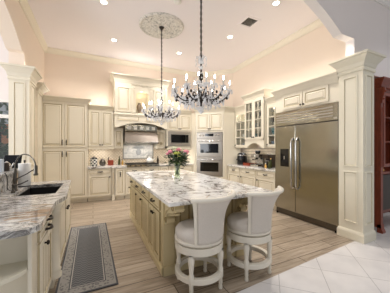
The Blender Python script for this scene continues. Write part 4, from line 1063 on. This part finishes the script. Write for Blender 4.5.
# ------------------------------------------------------------------ chandeliers
def curve(p0, p1, p2, p3, n=10):
    o = []
    for i in range(n+1):
        s = i/n; r = 1-s; o.append(tuple(r**3*a+3*r*r*s*b_+3*r*s*s*c+s**3*d for a, b_, c, d in zip(p0, p1, p2, p3)))
    return o
def make_chandelier(label, x, y, zhub):
    t = thing('chandelier', label, 'chandelier', (x, y, ZC), 0, 'crystal chandeliers over the island')
    H = zhub-ZC                      # hub height in local coordinates
    b = MB(); b.lathe([(0.065, -0.001), (0.065, -0.02), (0.045, -0.05), (0.02, -0.085), (0.008, -0.10)], (0, 0, 0), 20); b.build('canopy', M['bronze'], t)
    b = MB(); z = -0.09; k = 0
    zt = H+0.56
    b.tube([(0, 0, z), (0, 0, zt)], 0.006, 6)
    while z > zt+0.03:
        a = (PI/2)*(k % 2); dx, dy = 0.013*math.cos(a), 0.013*math.sin(a)
        b.tube([(dx, dy, z-0.005), (dx*.6, dy*.6, z+0.01), (-dx*.6, -dy*.6, z+0.01), (-dx, -dy, z-0.005), (-dx, -dy, z-0.03), (-dx*.6, -dy*.6, z-0.045), (dx*.6, dy*.6, z-0.045), (dx, dy, z-0.03)], 0.0042, 5, 0, True)
        z -= 0.042; k += 1
    b.build('chain', M['bronze'], t)
    b = MB(); b.tube([(0, 0, H+0.60), (0, 0, H-0.12)], 0.014, 8); b.lathe([(0.014, 0.24), (0.03, 0.26), (0.034, 0.31), (0.014, 0.34)], (0, 0, H), 10)
    b.lathe([(0.015, 0.06), (0.06, 0.045), (0.105, 0.02), (0.11, -0.012), (0.08, -0.035), (0.03, -0.05), (0.012, -0.08)], (0, 0, H), 18); b.build('hub', M['bronze'], t)
    b = MB()
    for zz, r in ((0.50, 0.04), (0.42, 0.03), (0.18, 0.045), (0.11, 0.035)):
        b.lathe([(0.011, -0.03), (r*.8, -0.012), (r, 0.0), (r*.75, 0.014), (0.011, 0.03)], (0, 0, H+zz), 10, smooth=False)
    for k in range(8):
        a = 2*PI*k/8
        b.tube(curve((0.012*math.cos(a), 0.012*math.sin(a), H+0.50), (0.03*math.cos(a), 0.03*math.sin(a), H+0.62), (0.10*math.cos(a), 0.10*math.sin(a), H+0.58), (0.075*math.cos(a), 0.075*math.sin(a), H+0.50), 7), 0.005, 5)
        b.lathe([(0.001, -0.03), (0.010, -0.012), (0.001, 0.006)], (0.075*math.cos(a), 0.075*math.sin(a), H+0.475), 6, smooth=False)
    b.tube([(0, 0, H+0.08), (0, 0, H+0.53)], 0.0125, 8)
    b.build('crystal_stem', M['crystal'], t)
    tiers = ((10, 0.40, 0.07, 0.0, 0.0), (5, 0.21, 0.15, 0.3, 0.04))
    ends = []
    for n, R, dz, ph, s0 in tiers:
        for k in range(n):
            a = 2*PI*k/n+ph; c, s = math.cos(a), math.sin(a)
            def Q(r, zz): return (r*c, r*s, H+zz)
            am = MB(); am.tube(curve(Q(0.06, s0), Q(R*.45, s0-0.10), Q(R*.85, s0-0.09), Q(R, dz), 12), 0.009, 7)
            am.tube(curve(Q(R*.55, s0-0.045), Q(R*.62, s0+0.03), Q(R*.5, s0+0.06), Q(R*.42, s0+0.02), 7), 0.006, 6)
            arm = am.build('arm', M['bronze'], t)
            bb = MB(); bb.lathe([(0.006, dz), (0.030, dz+0.006), (0.038, dz+0.016), (0.034, dz+0.016), (0.012, dz+0.010)], (R*c, R*s, H), 12, smooth=False)
            for q in range(6):
                w_ = 2*PI*q/6; ox, oy = R*c+0.034*math.cos(w_), R*s+0.034*math.sin(w_)
                bb.lathe([(0.001, 0.0), (0.008, -0.018), (0.011, -0.034), (0.001, -0.052)], (ox, oy, H+dz+0.010), 5, smooth=False)
            bb.build('crystal_bobeche', M['crystal'], arm)
            cd = MB(); cd.lathe([(0.0085, dz+0.012), (0.0085, dz+0.09)], (R*c, R*s, H), 10); cd.build('candle_sleeve', M['candle'], arm)
            fl = MB(); fl.lathe([(0.004, dz+0.09), (0.0085, dz+0.104), (0.007, dz+0.120), (0.0015, dz+0.145)], (R*c, R*s, H), 8); fl.build('flame_bulb', M['flame'], arm)
            ab = MB()
            for p in curve(Q(0.09, s0), Q(R*.45, s0-0.10), Q(R*.85, s0-0.09), Q(R, dz), 9)[1:-1]: ab.lathe([(0.001, 0.026), (0.013, 0.008), (0.013, -0.006), (0.001, -0.022)], (p[0], p[1], p[2]+0.016), 6, smooth=False)
            for rr, zz, L in ((0.95, dz-0.03, 0.075), (0.78, s0-0.06, 0.07), (0.60, s0-0.08, 0.07)):
                if R > 0.3: ab.lathe([(0.001, 0.0), (0.011, -L*.3), (0.015, -L*.7), (0.001, -L)], (R*rr*c, R*rr*s, H+zz), 6, smooth=False)
            ao = ab.build('crystal_bead', M['crystal'], arm); ao['kind'] = 'stuff'
            if R > 0.3:
                for rr in (0.30, 0.52, 0.72, 0.9):
                    jb = MB(); jb.sphere(Q(R*rr, s0+0.03*math.sin(rr*20)), 0.016, 0, 6, 5, (1, 1, 1.4)); jb.build('jet_bead', M['bronze'], arm)
    # swagged crystal strings from the stem to the arms and below the hub
    for k in range(10):
        a = 2*PI*k/10; c, s = math.cos(a), math.sin(a); g = MB()
        for i in range(9):
            u = i/8; r = 0.03+0.36*u; zz = 0.34-0.20*u-0.16*math.sin(PI*u)*0.9; g.sphere((r*c, r*s, H+zz), 0.0095, 0, 6, 4)
        a2 = a+PI/10
        for i in range(1, 6):
            u = i/6; r = 0.38; aa = a+u*2*PI/10; g.lathe([(0.001, 0.012), (0.008, 0), (0.001, -0.014)], (r*math.cos(aa), r*math.sin(aa), H+0.12-0.05*math.sin(PI*u)), 5, smooth=False)
        for r, zz, L in ((0.30, -0.02, 0.06), (0.22, -0.05, 0.07), (0.14, -0.07, 0.08)):
            g.lathe([(0.001, 0.0), (0.010, -L*.35), (0.013, -L*.7), (0.001, -L)], (r*math.cos(a2), r*math.sin(a2), H+zz), 5, smooth=False)
            for q in range(3): g.sphere((r*math.cos(a2)*(1+0.12*q), r*math.sin(a2)*(1+0.12*q), H+zz+0.02*(q+0.5)), 0.008, 0, 5, 4)
        g.build('crystal_string', M['crystal'], t)['kind'] = 'stuff'
        g = MB()
        for i in range(7):
            u = i/6; r = 0.30*(1-u)+0.03*u; zz = -0.04-0.15*u+0.02*math.sin(PI*u); g.sphere((r*c, r*s, H+zz), 0.010, 0, 6, 4)
        g.build('crystal_swag', M['crystal'], t)['kind'] = 'stuff'
        # dark iron leaves along the arms
    b = MB(); b.sphere((0, 0, H-0.20), 0.028, 0, 10, 8); b.lathe([(0.001, -0.12), (0.02, -0.13), (0.03, -0.15), (0.008, -0.17)], (0, 0, H), 10, smooth=False); b.build('crystal_finial', M['crystal'], t)
    return t
make_chandelier('crystal chandelier hanging lower and farther off from the ceiling medallion', 1.36, 4.52, 2.15)
make_chandelier('large crystal chandelier hanging nearest over the seating end of the island', 1.375, 2.66, 2.13)

# ceiling medallion
def medal():
    t = NT('medallion_plaster'); n = t.noise(t.coord(), 9, 3, 0.5, 3.0)
    return t.fin(t.ramp(n, [(0.36, rgb(168, 166, 160)), (0.45, rgb(216, 212, 204)), (0.60, rgb(232, 228, 220))]), 0.7)
b = MB(); NA, NR = 96, 24; v = []; f = []
for j in range(NR+1):
    r = 0.02+0.47*j/NR
    for k in range(NA):
        a = 2*PI*k/NA; q = j/NR
        h = 0.018
        if q < 0.55: h += 0.030*abs(math.cos(6*a))*math.sin(PI*q/0.55)
        elif q < 0.85: h += 0.026*abs(math.sin(9*a+4*q))*math.sin(PI*(q-0.55)/0.30)
        else: h += 0.026*math.sin(PI*(q-0.85)/0.15)
        if j == NR: h = 0.001
        v.append((r*math.cos(a), r*math.sin(a), -h))
for j in range(NR):
    for k in range(NA): f.append((j*NA+k, j*NA+(k+1) % NA, (j+1)*NA+(k+1) % NA, (j+1)*NA+k))
b.add(v, f, 0, True)
md = b.build('ceiling_medallion', medal()); md.location = (1.36, 4.52, ZC-0.001); tag(md, 'round carved plaster medallion on the ceiling around the far chandelier chain', 'medallion')

# recessed lights
RL = [(0.18, 4.23, 'recessed ceiling light straight above the pantry aisle, left of the medallion'), (0.47, 5.61, 'recessed ceiling light close to the back wall above the pantry'), (2.19, 5.58, 'recessed ceiling light just behind the near chandelier chain'),
      (2.98, 4.24, 'recessed ceiling light between the vent and the right wall'), (3.05, 2.88, 'recessed ceiling light at the top edge nearest the arch')]
for x, y, lab in RL+[(0.2, 2.9, None)]:
    if lab is None: continue
    t = thing('recessed_light', lab, 'ceiling light', (x, y, ZC), 0, 'recessed ceiling lights')
    b = MB(); b.lathe([(0.055, -0.001), (0.058, -0.008), (0.078, -0.010), (0.085, -0.001)], (0, 0, 0), 24); b.build('trim_ring', M['white'], t)
    b = MB(); b.lathe([(0.056, -0.0015), (0.056, -0.006), (0.001, -0.007)], (0, 0, 0), 24); b.build('lens', M['ledlens'], t)
    l = bpy.data.lights.new('downlight', 'SPOT'); l.energy = SPOT_W; l.color = WARM; l.spot_size = math.radians(125); l.spot_blend = 0.8; l.shadow_soft_size = 0.06
    lo = bpy.data.objects.new('downlight', l); COL.objects.link(lo); lo.parent = t; lo.location = (0, 0, -0.03)
# nook light
t = thing('recessed_light', 'recessed ceiling light glimpsed through the left arch', 'ceiling light', (-2.55, 4.55, ZC), 0, 'recessed ceiling lights')
b = MB(); b.lathe([(0.055, -0.001), (0.058, -0.008), (0.078, -0.010), (0.085, -0.001)], (0, 0, 0), 24); b.build('trim_ring', M['white'], t)
b = MB(); b.lathe([(0.056, -0.0015), (0.056, -0.006), (0.001, -0.007)], (0, 0, 0), 24); b.build('lens', M['ledlens'], t)
l = bpy.data.lights.new('downlight', 'SPOT'); l.energy = 18.0; l.color = WARM; l.spot_size = math.radians(125); l.spot_blend = 0.8; l.shadow_soft_size = 0.06
lo = bpy.data.objects.new('downlight', l); COL.objects.link(lo); lo.parent = t; lo.location = (0, 0, -0.03)
for x, y in ((0.6, 0.9), (2.6, 0.9), (4.6, 0.9)):  # out-of-view downlights added to brighten the white tile floor
    t = thing('recessed_light', 'added unseen downlight over the white tile of the family room', 'ceiling light', (x, y, ZF), 0, 'added family room downlights')
    b = MB(); b.lathe([(0.055, -0.001), (0.058, -0.008), (0.078, -0.010), (0.085, -0.001)], (0, 0, 0), 24); b.build('trim_ring', M['white'], t)
    b = MB(); b.lathe([(0.056, -0.0015), (0.056, -0.006), (0.001, -0.007)], (0, 0, 0), 24); b.build('lens', M['ledlens'], t)
    l = bpy.data.lights.new('downlight', 'SPOT'); l.energy = FRONT_FILL_W; l.color = (0.95, 0.96, 1.0); l.spot_size = math.radians(110); l.spot_blend = 0.8; l.shadow_soft_size = 0.06
    lo = bpy.data.objects.new('downlight', l); COL.objects.link(lo); lo.parent = t; lo.location = (0, 0, -0.03)
# air vent and smoke detector
t = thing('ceiling_vent', 'square dark-slatted air vent in the ceiling', 'vent', (2.99, 3.56, ZC), 0)
b = MB()
for x0, x1, y0, y1 in ((-0.17, 0.17, -0.17, -0.13), (-0.17, 0.17, 0.13, 0.17), (-0.17, -0.13, -0.13, 0.13), (0.13, 0.17, -0.13, 0.13)): b.box(x0, x1, y0, y1, -0.014, -0.001)
b.build('frame', M['ceiling'], t)
b = MB(); b.box(-0.13, 0.13, -0.13, 0.13, -0.004, -0.001); b.build('backing', M['seal'], t)
for k in range(8):
    b = MB(); y = -0.11+k*0.031; b.add([(-0.13, y, -0.012), (0.13, y, -0.012), (0.13, y+0.018, -0.005), (-0.13, y+0.018, -0.005), (-0.13, y+0.002, -0.013), (0.13, y+0.002, -0.013), (0.13, y+0.02, -0.006), (-0.13, y+0.02, -0.006)], [(0, 1, 2, 3), (7, 6, 5, 4), (0, 4, 5, 1), (2, 6, 7, 3), (0, 3, 7, 4), (1, 5, 6, 2)]); b.build('slat', M['chrome'], t)
b = MB(); b.lathe([(0.07, -0.001), (0.07, -0.02), (0.055, -0.035), (0.001, -0.038)], (0, 0, 0), 24)
at(b, 'smoke_detector', M['white'], (1.39, 3.62, ZC), 'small white round smoke detector on the ceiling between the chandelier chains', 'smoke detector')

# ------------------------------------------------------------------ runner
b = MB(); b.box(-0.285, 0.285, -1.0, 1.0, 0.0, 0.012)
at(b, 'runner_rug', M['rug'], (-0.055, 3.33, 0.001), 'grey bordered chevron runner rug on the plank floor beside the sink cabinets', 'rug', rz=math.radians(0.5))

# ------------------------------------------------------------------ sink peninsula
def pcab(label, ya, yb, xf, rows, d, toe=0.16):
    return base_cab(label, 0, yb-ya, 0, d, rows, LEFT, loc=(xf, (ya+yb)/2, 0), toe=toe)
pcab('cream peninsula cabinet with two shallow drawers over a beaded door by the end shelf', 1.872, 2.385, -0.365,
     [('drawer', -0.245, 0.245, 0.805, 0.872, {}), ('drawer', -0.245, 0.245, 0.725, 0.80, {}), ('door', -0.245, 0.245, 0.18, 0.715, dict(kx=-0.10, kz=0.67, bead=5))], 0.42)
b = MB(); b.box(-0.075, 0.075, 0.0, 0.30, 0.16, 0.878)
b.lathe([(0.062, 0.162), (0.062, 0.20), (0.05, 0.215), (0.060, 0.235), (0.046, 0.25), (0.046, 0.78), (0.056, 0.79), (0.05, 0.81), (0.062, 0.83), (0.062, 0.876)], (0, -0.02, 0), 18)
b.box(-0.07, 0.07, 0.05, 0.29, 0.001, 0.161)
at(b, 'turned_column', M['cream'], (-0.36, 2.465, 0), 'rounded cream half column between the drawer cabinet and sink cabinet', 'post', rz=LEFT)
pcab('cream two-door sink cabinet bumped out beside the runner rug', 2.545, 3.80, -0.33,
     [('door', -0.60, -0.002, 0.18, 0.862, dict(kx=-0.05, kz=0.66)), ('door', 0.002, 0.60, 0.18, 0.862, dict(kx=0.05, kz=0.66))], 0.03, 0.16)
b = MB()                    # rear carcass of the peninsula behind the sink bowl
b.box(-0.875, -0.80, 1.78, 3.80, 0.001, 0.878); b.box(-0.80, -0.40, 3.58, 3.80, 0.001, 0.878)
at(b, 'peninsula_back_panel', M['cream'], (0, 0, 0), 'cream panel closing the back and far end of the sink peninsula', 'panel')
# open end shelf
t = thing('end_shelf_unit', 'open cream shelf unit with quarter-round shelf at the near end of the sink counter', 'shelf', (-0.385, 1.87, 0))
b = MB(); b.box(-0.001, 0.02, -0.14, 0.0, 0.001, 0.878); b.build('side_stile', M['cream'], t)
b = MB(); b.box(-0.49, -0.002, -0.018, 0.0, 0.001, 0.878); b.build('back_panel', M['cream'], t)
for z in (0.62, 0.10):
    pts = [(-0.003, -0.019), (-0.49, -0.019)]+[(-0.49+0.487*math.sin(k*PI/2/14)**0.9, -0.12-0.20*math.cos(k*PI/2/14)) for k in range(15)]
    b = MB(); b.prism(pts, z-0.012, z+0.012); b.build('shelf', M['cream_light'], t)
b = MB(); b.box(-0.50, -0.491, -0.24, 0.0, 0.001, 0.878); b.build('side_panel', M['cream'], t)
# countertop with sink cut-out
SX0, SX1, SY0, SY1 = -0.77, -0.375, 2.78, 3.54
b = MB()
near = [(-0.90, 1.62), (-0.42, 1.62)]+[(-0.42+0.11*math.sin(k*PI/2/6), 1.73-0.11*math.cos(k*PI/2/6)) for k in range(1, 7)]+[(-0.315, 2.34), (-0.30, 2.42), (-0.258, 2.56), (-0.25, 2.66), (-0.258, SY0), (-0.90, SY0)]
b.prism(near, 0.88, 0.92); b.box(-0.90, SX0, SY0, SY1, 0.88, 0.92); b.prism([(SX1, SY0), (-0.258, SY0), (-0.295, SY1), (SX1, SY1)], 0.88, 0.92)
b.prism([(-0.90, SY1), (-0.295, SY1), (-0.31, 3.80), (-0.33, 3.84), (-0.90, 3.84)], 0.88, 0.92)
at(b, 'sink_countertop', M['granite_sink'], (0, 0, 0), 'veined granite counter with sink cut-out on the left peninsula', 'countertop')
b = MB()
b.box(SX0-0.012, SX0+0.006, SY0-0.012, SY1+0.012, 0.66, 0.8785); b.box(SX1-0.006, SX1+0.012, SY0-0.012, SY1+0.012, 0.66, 0.8785)
b.box(SX0, SX1, SY0-0.012, SY0+0.006, 0.66, 0.8785); b.box(SX0, SX1, SY1-0.006, SY1+0.012, 0.66, 0.8785); b.box(SX0-0.012, SX1+0.012, SY0-0.012, SY1+0.012, 0.645, 0.66)
s_ = at(b, 'kitchen_sink', M['graphite'], (0, 0, 0), 'dark graphite undermount sink bowl in the left granite counter', 'sink')
b = MB(); b.lathe([(0.04, 0.66), (0.04, 0.664), (0.02, 0.662)], ((SX0+SX1)/2, (SY0+SY1)/2, 0), 16); b.build('drain', M['chrome'], s_)
# raised bar ledge
t = thing('raised_ledge', 'raised granite ledge behind the faucet along the left counter', 'ledge', (-0.90, 2.9, 0.0))
b = MB(); b.box(-0.02, 0.0, -0.87, 0.94, 0.921, 1.10); b.build('riser', M['granite_sink'], t)
b = MB(); b.box(-0.205, -0.021, -0.87, 0.94, 0.001, 1.10); b.build('knee_wall', M['cream'], t)
b = MB(); b.box(-0.225, 0.025, -0.88, 0.96, 1.101, 1.137); b.build('ledge_top', M['granite_sink'], t, 0.006)

# faucet
t = thing('kitchen_faucet', 'tall arched brushed nickel pull-down faucet behind the dark sink', 'faucet', (-0.82, 3.14, 0.921))
b = MB(); b.lathe([(0.03, 0), (0.03, 0.012), (0.022, 0.02), (0.020, 0.10), (0.024, 0.12), (0.018, 0.15), (0.016, 0.26)], (0, 0, 0), 16); b.build('base', M['pewter'], t)
hx, hy = 0.255, -0.29
b = MB(); cp = curve((0, 0, 0.25), (0.0, 0.0, 0.49), (hx*0.95, hy*0.95, 0.47), (hx, hy, 0.29), 18); b.tube(cp, 0.0075, 10); b.build('spout', M['pewter'], t)
b = MB(); b.lathe([(0.014, 0.31), (0.018, 0.29), (0.018, 0.23), (0.023, 0.215), (0.023, 0.20), (0.012, 0.199)], (hx, hy, 0), 14); b.build('spray_head', M['pewter'], t)
b = MB(); b.tube([(0, 0, 0.13), (hx*0.6, hy*0.6, 0.21), (hx*0.98, hy*0.98, 0.275)], 0.006, 8); b.build('support_arm', M['pewter'], t)
b = MB(); b.tube([(0.0, 0.0, 0.07), (0.05, 0.01, 0.075), (0.12, 0.02, 0.11)], [0.011, 0.008, 0.006], 8); b.build('lever', M['pewter'], t)
b = MB(); b.lathe([(0.02, 0), (0.02, 0.02), (0.012, 0.03), (0.012, 0.08), (0.016, 0.085), (0.004, 0.10)], (0, 0, 0), 12); b.tube([(0, 0, 0.085), (0.03, -0.04, 0.10), (0.05, -0.06, 0.085)], 0.006, 6)
at(b, 'soap_dispenser', M['pewter'], (-0.80, 3.00, 0.921), 'small nickel soap pump beside the tall faucet', 'soap dispenser')
# paper towel
t = thing('paper_towel_roll', 'white paper towel roll standing behind the faucet on the left counter', 'paper towel', (-0.804, 3.46, 0.921))
b = MB(); b.lathe([(0.065, 0.012), (0.067, 0.016), (0.067, 0.295), (0.065, 0.30), (0.022, 0.30), (0.02, 0.296)], (0, 0, 0), 28); b.build('roll', M['paper'], t)
b = MB(); b.lathe([(0.067, 0), (0.067, 0.01), (0.01, 0.011)], (0, 0, 0), 24); b.tube([(0, 0, 0.01), (0, 0, 0.325)], 0.007, 8); b.sphere((0, 0, 0.33), 0.013, 0, 8, 6); b.build('holder', M['bronze'], t)
# ledge things
t = thing('tablet_computer', 'black tablet propped on a stand on the left granite ledge', 'tablet', (-1.0, 3.68, 1.138), math.radians(-12))
b = MB(); b.M = Matrix.Rotation(math.radians(-14), 4, 'X'); b.box(-0.105, 0.105, -0.006, 0.006, 0.008, 0.19); b.build('case', M['black'], t, 0.004)
b = MB(); b.M = Matrix.Rotation(math.radians(-14), 4, 'X'); b.box(-0.095, 0.095, -0.0075, -0.006, 0.02, 0.18); b.build('screen', M['screen'], t)
b = MB(); b.box(-0.06, 0.06, -0.03, 0.09, 0.0, 0.006); b.tube([(0, 0.085, 0.004), (0, 0.035, 0.11)], 0.006, 6); b.build('stand', M['pewter'], t)
t = thing('silver_teapot', 'small shiny silver pot standing before the tablet on the left ledge', 'pot', (-0.985, 3.45, 1.138))
b = MB(); b.lathe([(0.03, 0), (0.05, 0.02), (0.055, 0.05), (0.04, 0.085), (0.02, 0.10), (0.004, 0.115)], (0, 0, 0), 16); b.tube([(0.04, -0.02, 0.04), (0.075, -0.04, 0.07), (0.085, -0.045, 0.09)], 0.008, 6); b.build('body', M['chrome'], t)
b = MB(); b.tube([(-0.045, 0, 0.07), (-0.09, 0, 0.075), (-0.09, 0, 0.03), (-0.05, 0, 0.025)], 0.006, 6); b.build('handle', M['chrome'], t)
b = MB(); b.lathe([(0.03, 0), (0.034, 0.01), (0.034, 0.07), (0.025, 0.085), (0.028, 0.09), (0.028, 0.10), (0.002, 0.105)], (0, 0, 0), 14)
at(b, 'spice_jar', M['darkbrown'], (-0.955, 3.33, 1.138), 'little dark jar next to the silver pot on the left ledge', 'jar')
b = MB(); b.box(-0.05, 0.05, -0.04, 0.04, 0, 0.15)
at(b, 'tissue_box', M['palebox'], (-1.01, 3.24, 1.138), 'pale blue-white box at the left edge of the granite ledge', 'box', bevel=0.004)
b = MB(); b.tube(curve((-0.87, 2.98, 1.143), (-0.84, 3.0, 1.14), (-0.86, 3.02, 1.0), (-0.868, 3.06, 0.96), 8)+curve((-0.868, 3.06, 0.96), (-0.865, 3.10, 0.93), (-0.86, 3.14, 0.926), (-0.85, 3.22, 0.926), 6)[1:], 0.004, 6)
at(b, 'power_cord', M['black'], (0, 0, 0), 'thin black cord hanging from the ledge onto the left counter', 'cord')

# ------------------------------------------------------------------ dining-room hutch
t = thing('dining_hutch', 'tall carved cherry wood hutch standing beyond the column at the right', 'hutch', (4.31, 1.84, 0))
HW, HD = 1.3, 0.42
b = MB(); b.box(0, 0.03, 0.03, HD, 0.08, 2.45); b.box(HW-0.03, HW, 0.03, HD, 0.08, 2.45); b.box(0.03, HW-0.03, HD-0.02, HD, 0.08, 2.45); b.box(0.03, HW-0.03, 0.02, HD-0.02, 2.38, 2.45); b.box(0.03, HW-0.03, 0.06, HD-0.02, 0.30, 0.34)
b.build('body', M['cherry'], t)
b = MB(); b.box(-0.015, HW+0.015, -0.01, HD, 0.98, 1.02); b.build('buffet_top', M['cherry'], t, 0.006)
b = MB(); b.box(0.0, 0.07, -0.005, 0.03, 0.08, 2.45); b.box(0.015, 0.02, -0.009, -0.005, 1.1, 2.1); b.box(0.05, 0.055, -0.009, -0.005, 1.1, 2.1); b.build('front_post', M['cherry'], t)
b = MB(); b.prism([(-0.01, 0.0), (-0.03, 0.0), (-0.035, 0.03), (-0.012, 0.07), (-0.005, 0.14), (0.05, 0.14), (0.05, 0.0)], 0.0, 0.09, 'x'); b.build('bracket_foot', M['cherry'], t)
b = MB(); b.mould(0, HW, 0, HD, [(0.0, 2.43), (0.02, 2.44), (0.025, 2.47), (0.06, 2.52), (0.075, 2.54), (0.085, 2.55), (0.085, 2.575)], 'LFR'); b.build('cornice', M['cherry'], t)
b = MB(); b.prism([(-0.006, 2.16), (-0.02, 2.18), (-0.022, 2.25), (-0.04, 2.30), (-0.055, 2.38), (-0.05, 2.42), (-0.006, 2.43)], 0.012, 0.058, 'x')
b.sphere((0.035, -0.05, 2.36), 0.022, 0, 8, 6); b.sphere((0.035, -0.03, 2.24), 0.016, 0, 8, 6); b.build('carved_bracket', M['cherry'], t)
for z in (1.52, 1.95):
    b = MB(); b.box(0.03, HW-0.03, 0.08, HD-0.02, z, z+0.022); b.build('shelf', M['cherry'], t)
b = MB(); b.rings(0.09, 0.62, 1.10, 2.36, 0.012, [(0, 0), (0, 0.018), (0.05, 0.02), (0.056, 0.01), (0.058, 0.0)], cap=False); b.box(0.10, 0.148, 0.0, 0.03, 1.58, 2.36)
b.build('door_frame', M['cherry'], t)
b = MB(); b.box(0.09, 0.62, 0.02, 0.03, 0.36, 0.96); b.build('dark_lower_panel', M['darkbrown'], t)  # dark brown panel closing the recess below the buffet top
b = MB(); b.box(-0.06, 0.06, -0.008, 0.008, 0, 0.17); 
at(b, 'picture_card', M['stone'], (4.60, 2.05, 1.021), 'beige card propped inside the cherry hutch', 'card', rz=math.radians(-15))
b = MB(); b.lathe([(0.05, 0), (0.06, 0.02), (0.035, 0.05), (0.045, 0.08)], (0, 0, 0), 14)
at(b, 'brass_dish', M['amber'], (4.51, 1.93, 1.021), 'small brass dish at the front of the cherry hutch', 'dish')

# ------------------------------------------------------------------ outside the nook window
b = MB(); b.box(-30, 10, 8, 60, -0.3, -0.2)
struct('ground', b, plain('garden_lawn', rgb(120, 140, 84), 0.9, var=0.3, scale=2))
t = thing('neighbour_house', 'pale house with an orange tiled roof outside the nook window', 'house', (-9.0, 24, -0.2))
b = MB(); b.box(-5, 5, 0, 6, 0, 2.1); b.build('walls', plain('pale_render', rgb(232, 222, 212), 0.9), t)
b = MB(); b.prism([(-0.6, 2.0), (6.6, 2.0), (3.0, 4.0)], -5.5, 5.5, 'x'); b.build('roof', plain('terracotta', rgb(236, 160, 112), 0.8, var=0.25), t)
M['garden_leaf'] = plain('garden_leaf', rgb(112, 140, 96), 0.7, var=0.4, scale=2)
def tree(label, loc, h, r):
    t = thing('garden_tree', label, 'tree', loc, 0, 'garden trees outside the nook window')
    b = MB(); b.tube([(0, 0, 0), (0.05, 0, h*0.6)], [0.12, 0.07], 8); b.build('trunk', M['darkbrown'], t)
    b = MB()
    for k in range(420):
        a = random.uniform(0, 2*PI); u = random.uniform(-1, 1); q = r*random.uniform(0.6, 1.0); e = math.sqrt(1-u*u)
        c = Vector((q*e*math.cos(a), q*e*math.sin(a), h*0.72+q*u*0.9)); d = Vector((random.uniform(-1, 1), random.uniform(-1, 1), random.uniform(-.6, .6))).normalized(); s2 = d.cross(Vector((0, 0, 1))).normalized()
        l = 0.28; n2 = s2.cross(d)
        b.add([tuple(c), tuple(c+d*l*.5+s2*l*.3), tuple(c+d*l), tuple(c+d*l*.5-s2*l*.3), tuple(c+d*l*.5+n2*0.06)], [(0, 1, 4), (1, 2, 4), (2, 3, 4), (3, 0, 4)])
    b.build('crown', M['garden_leaf'], t)
tree('dark green bushy tree outside the upper nook window panes', (-3.9, 12.6, -0.2), 4.4, 1.25)
tree('low green shrub-like tree outside the nook window in front of the house', (-3.6, 11.0, -0.2), 1.7, 0.7)
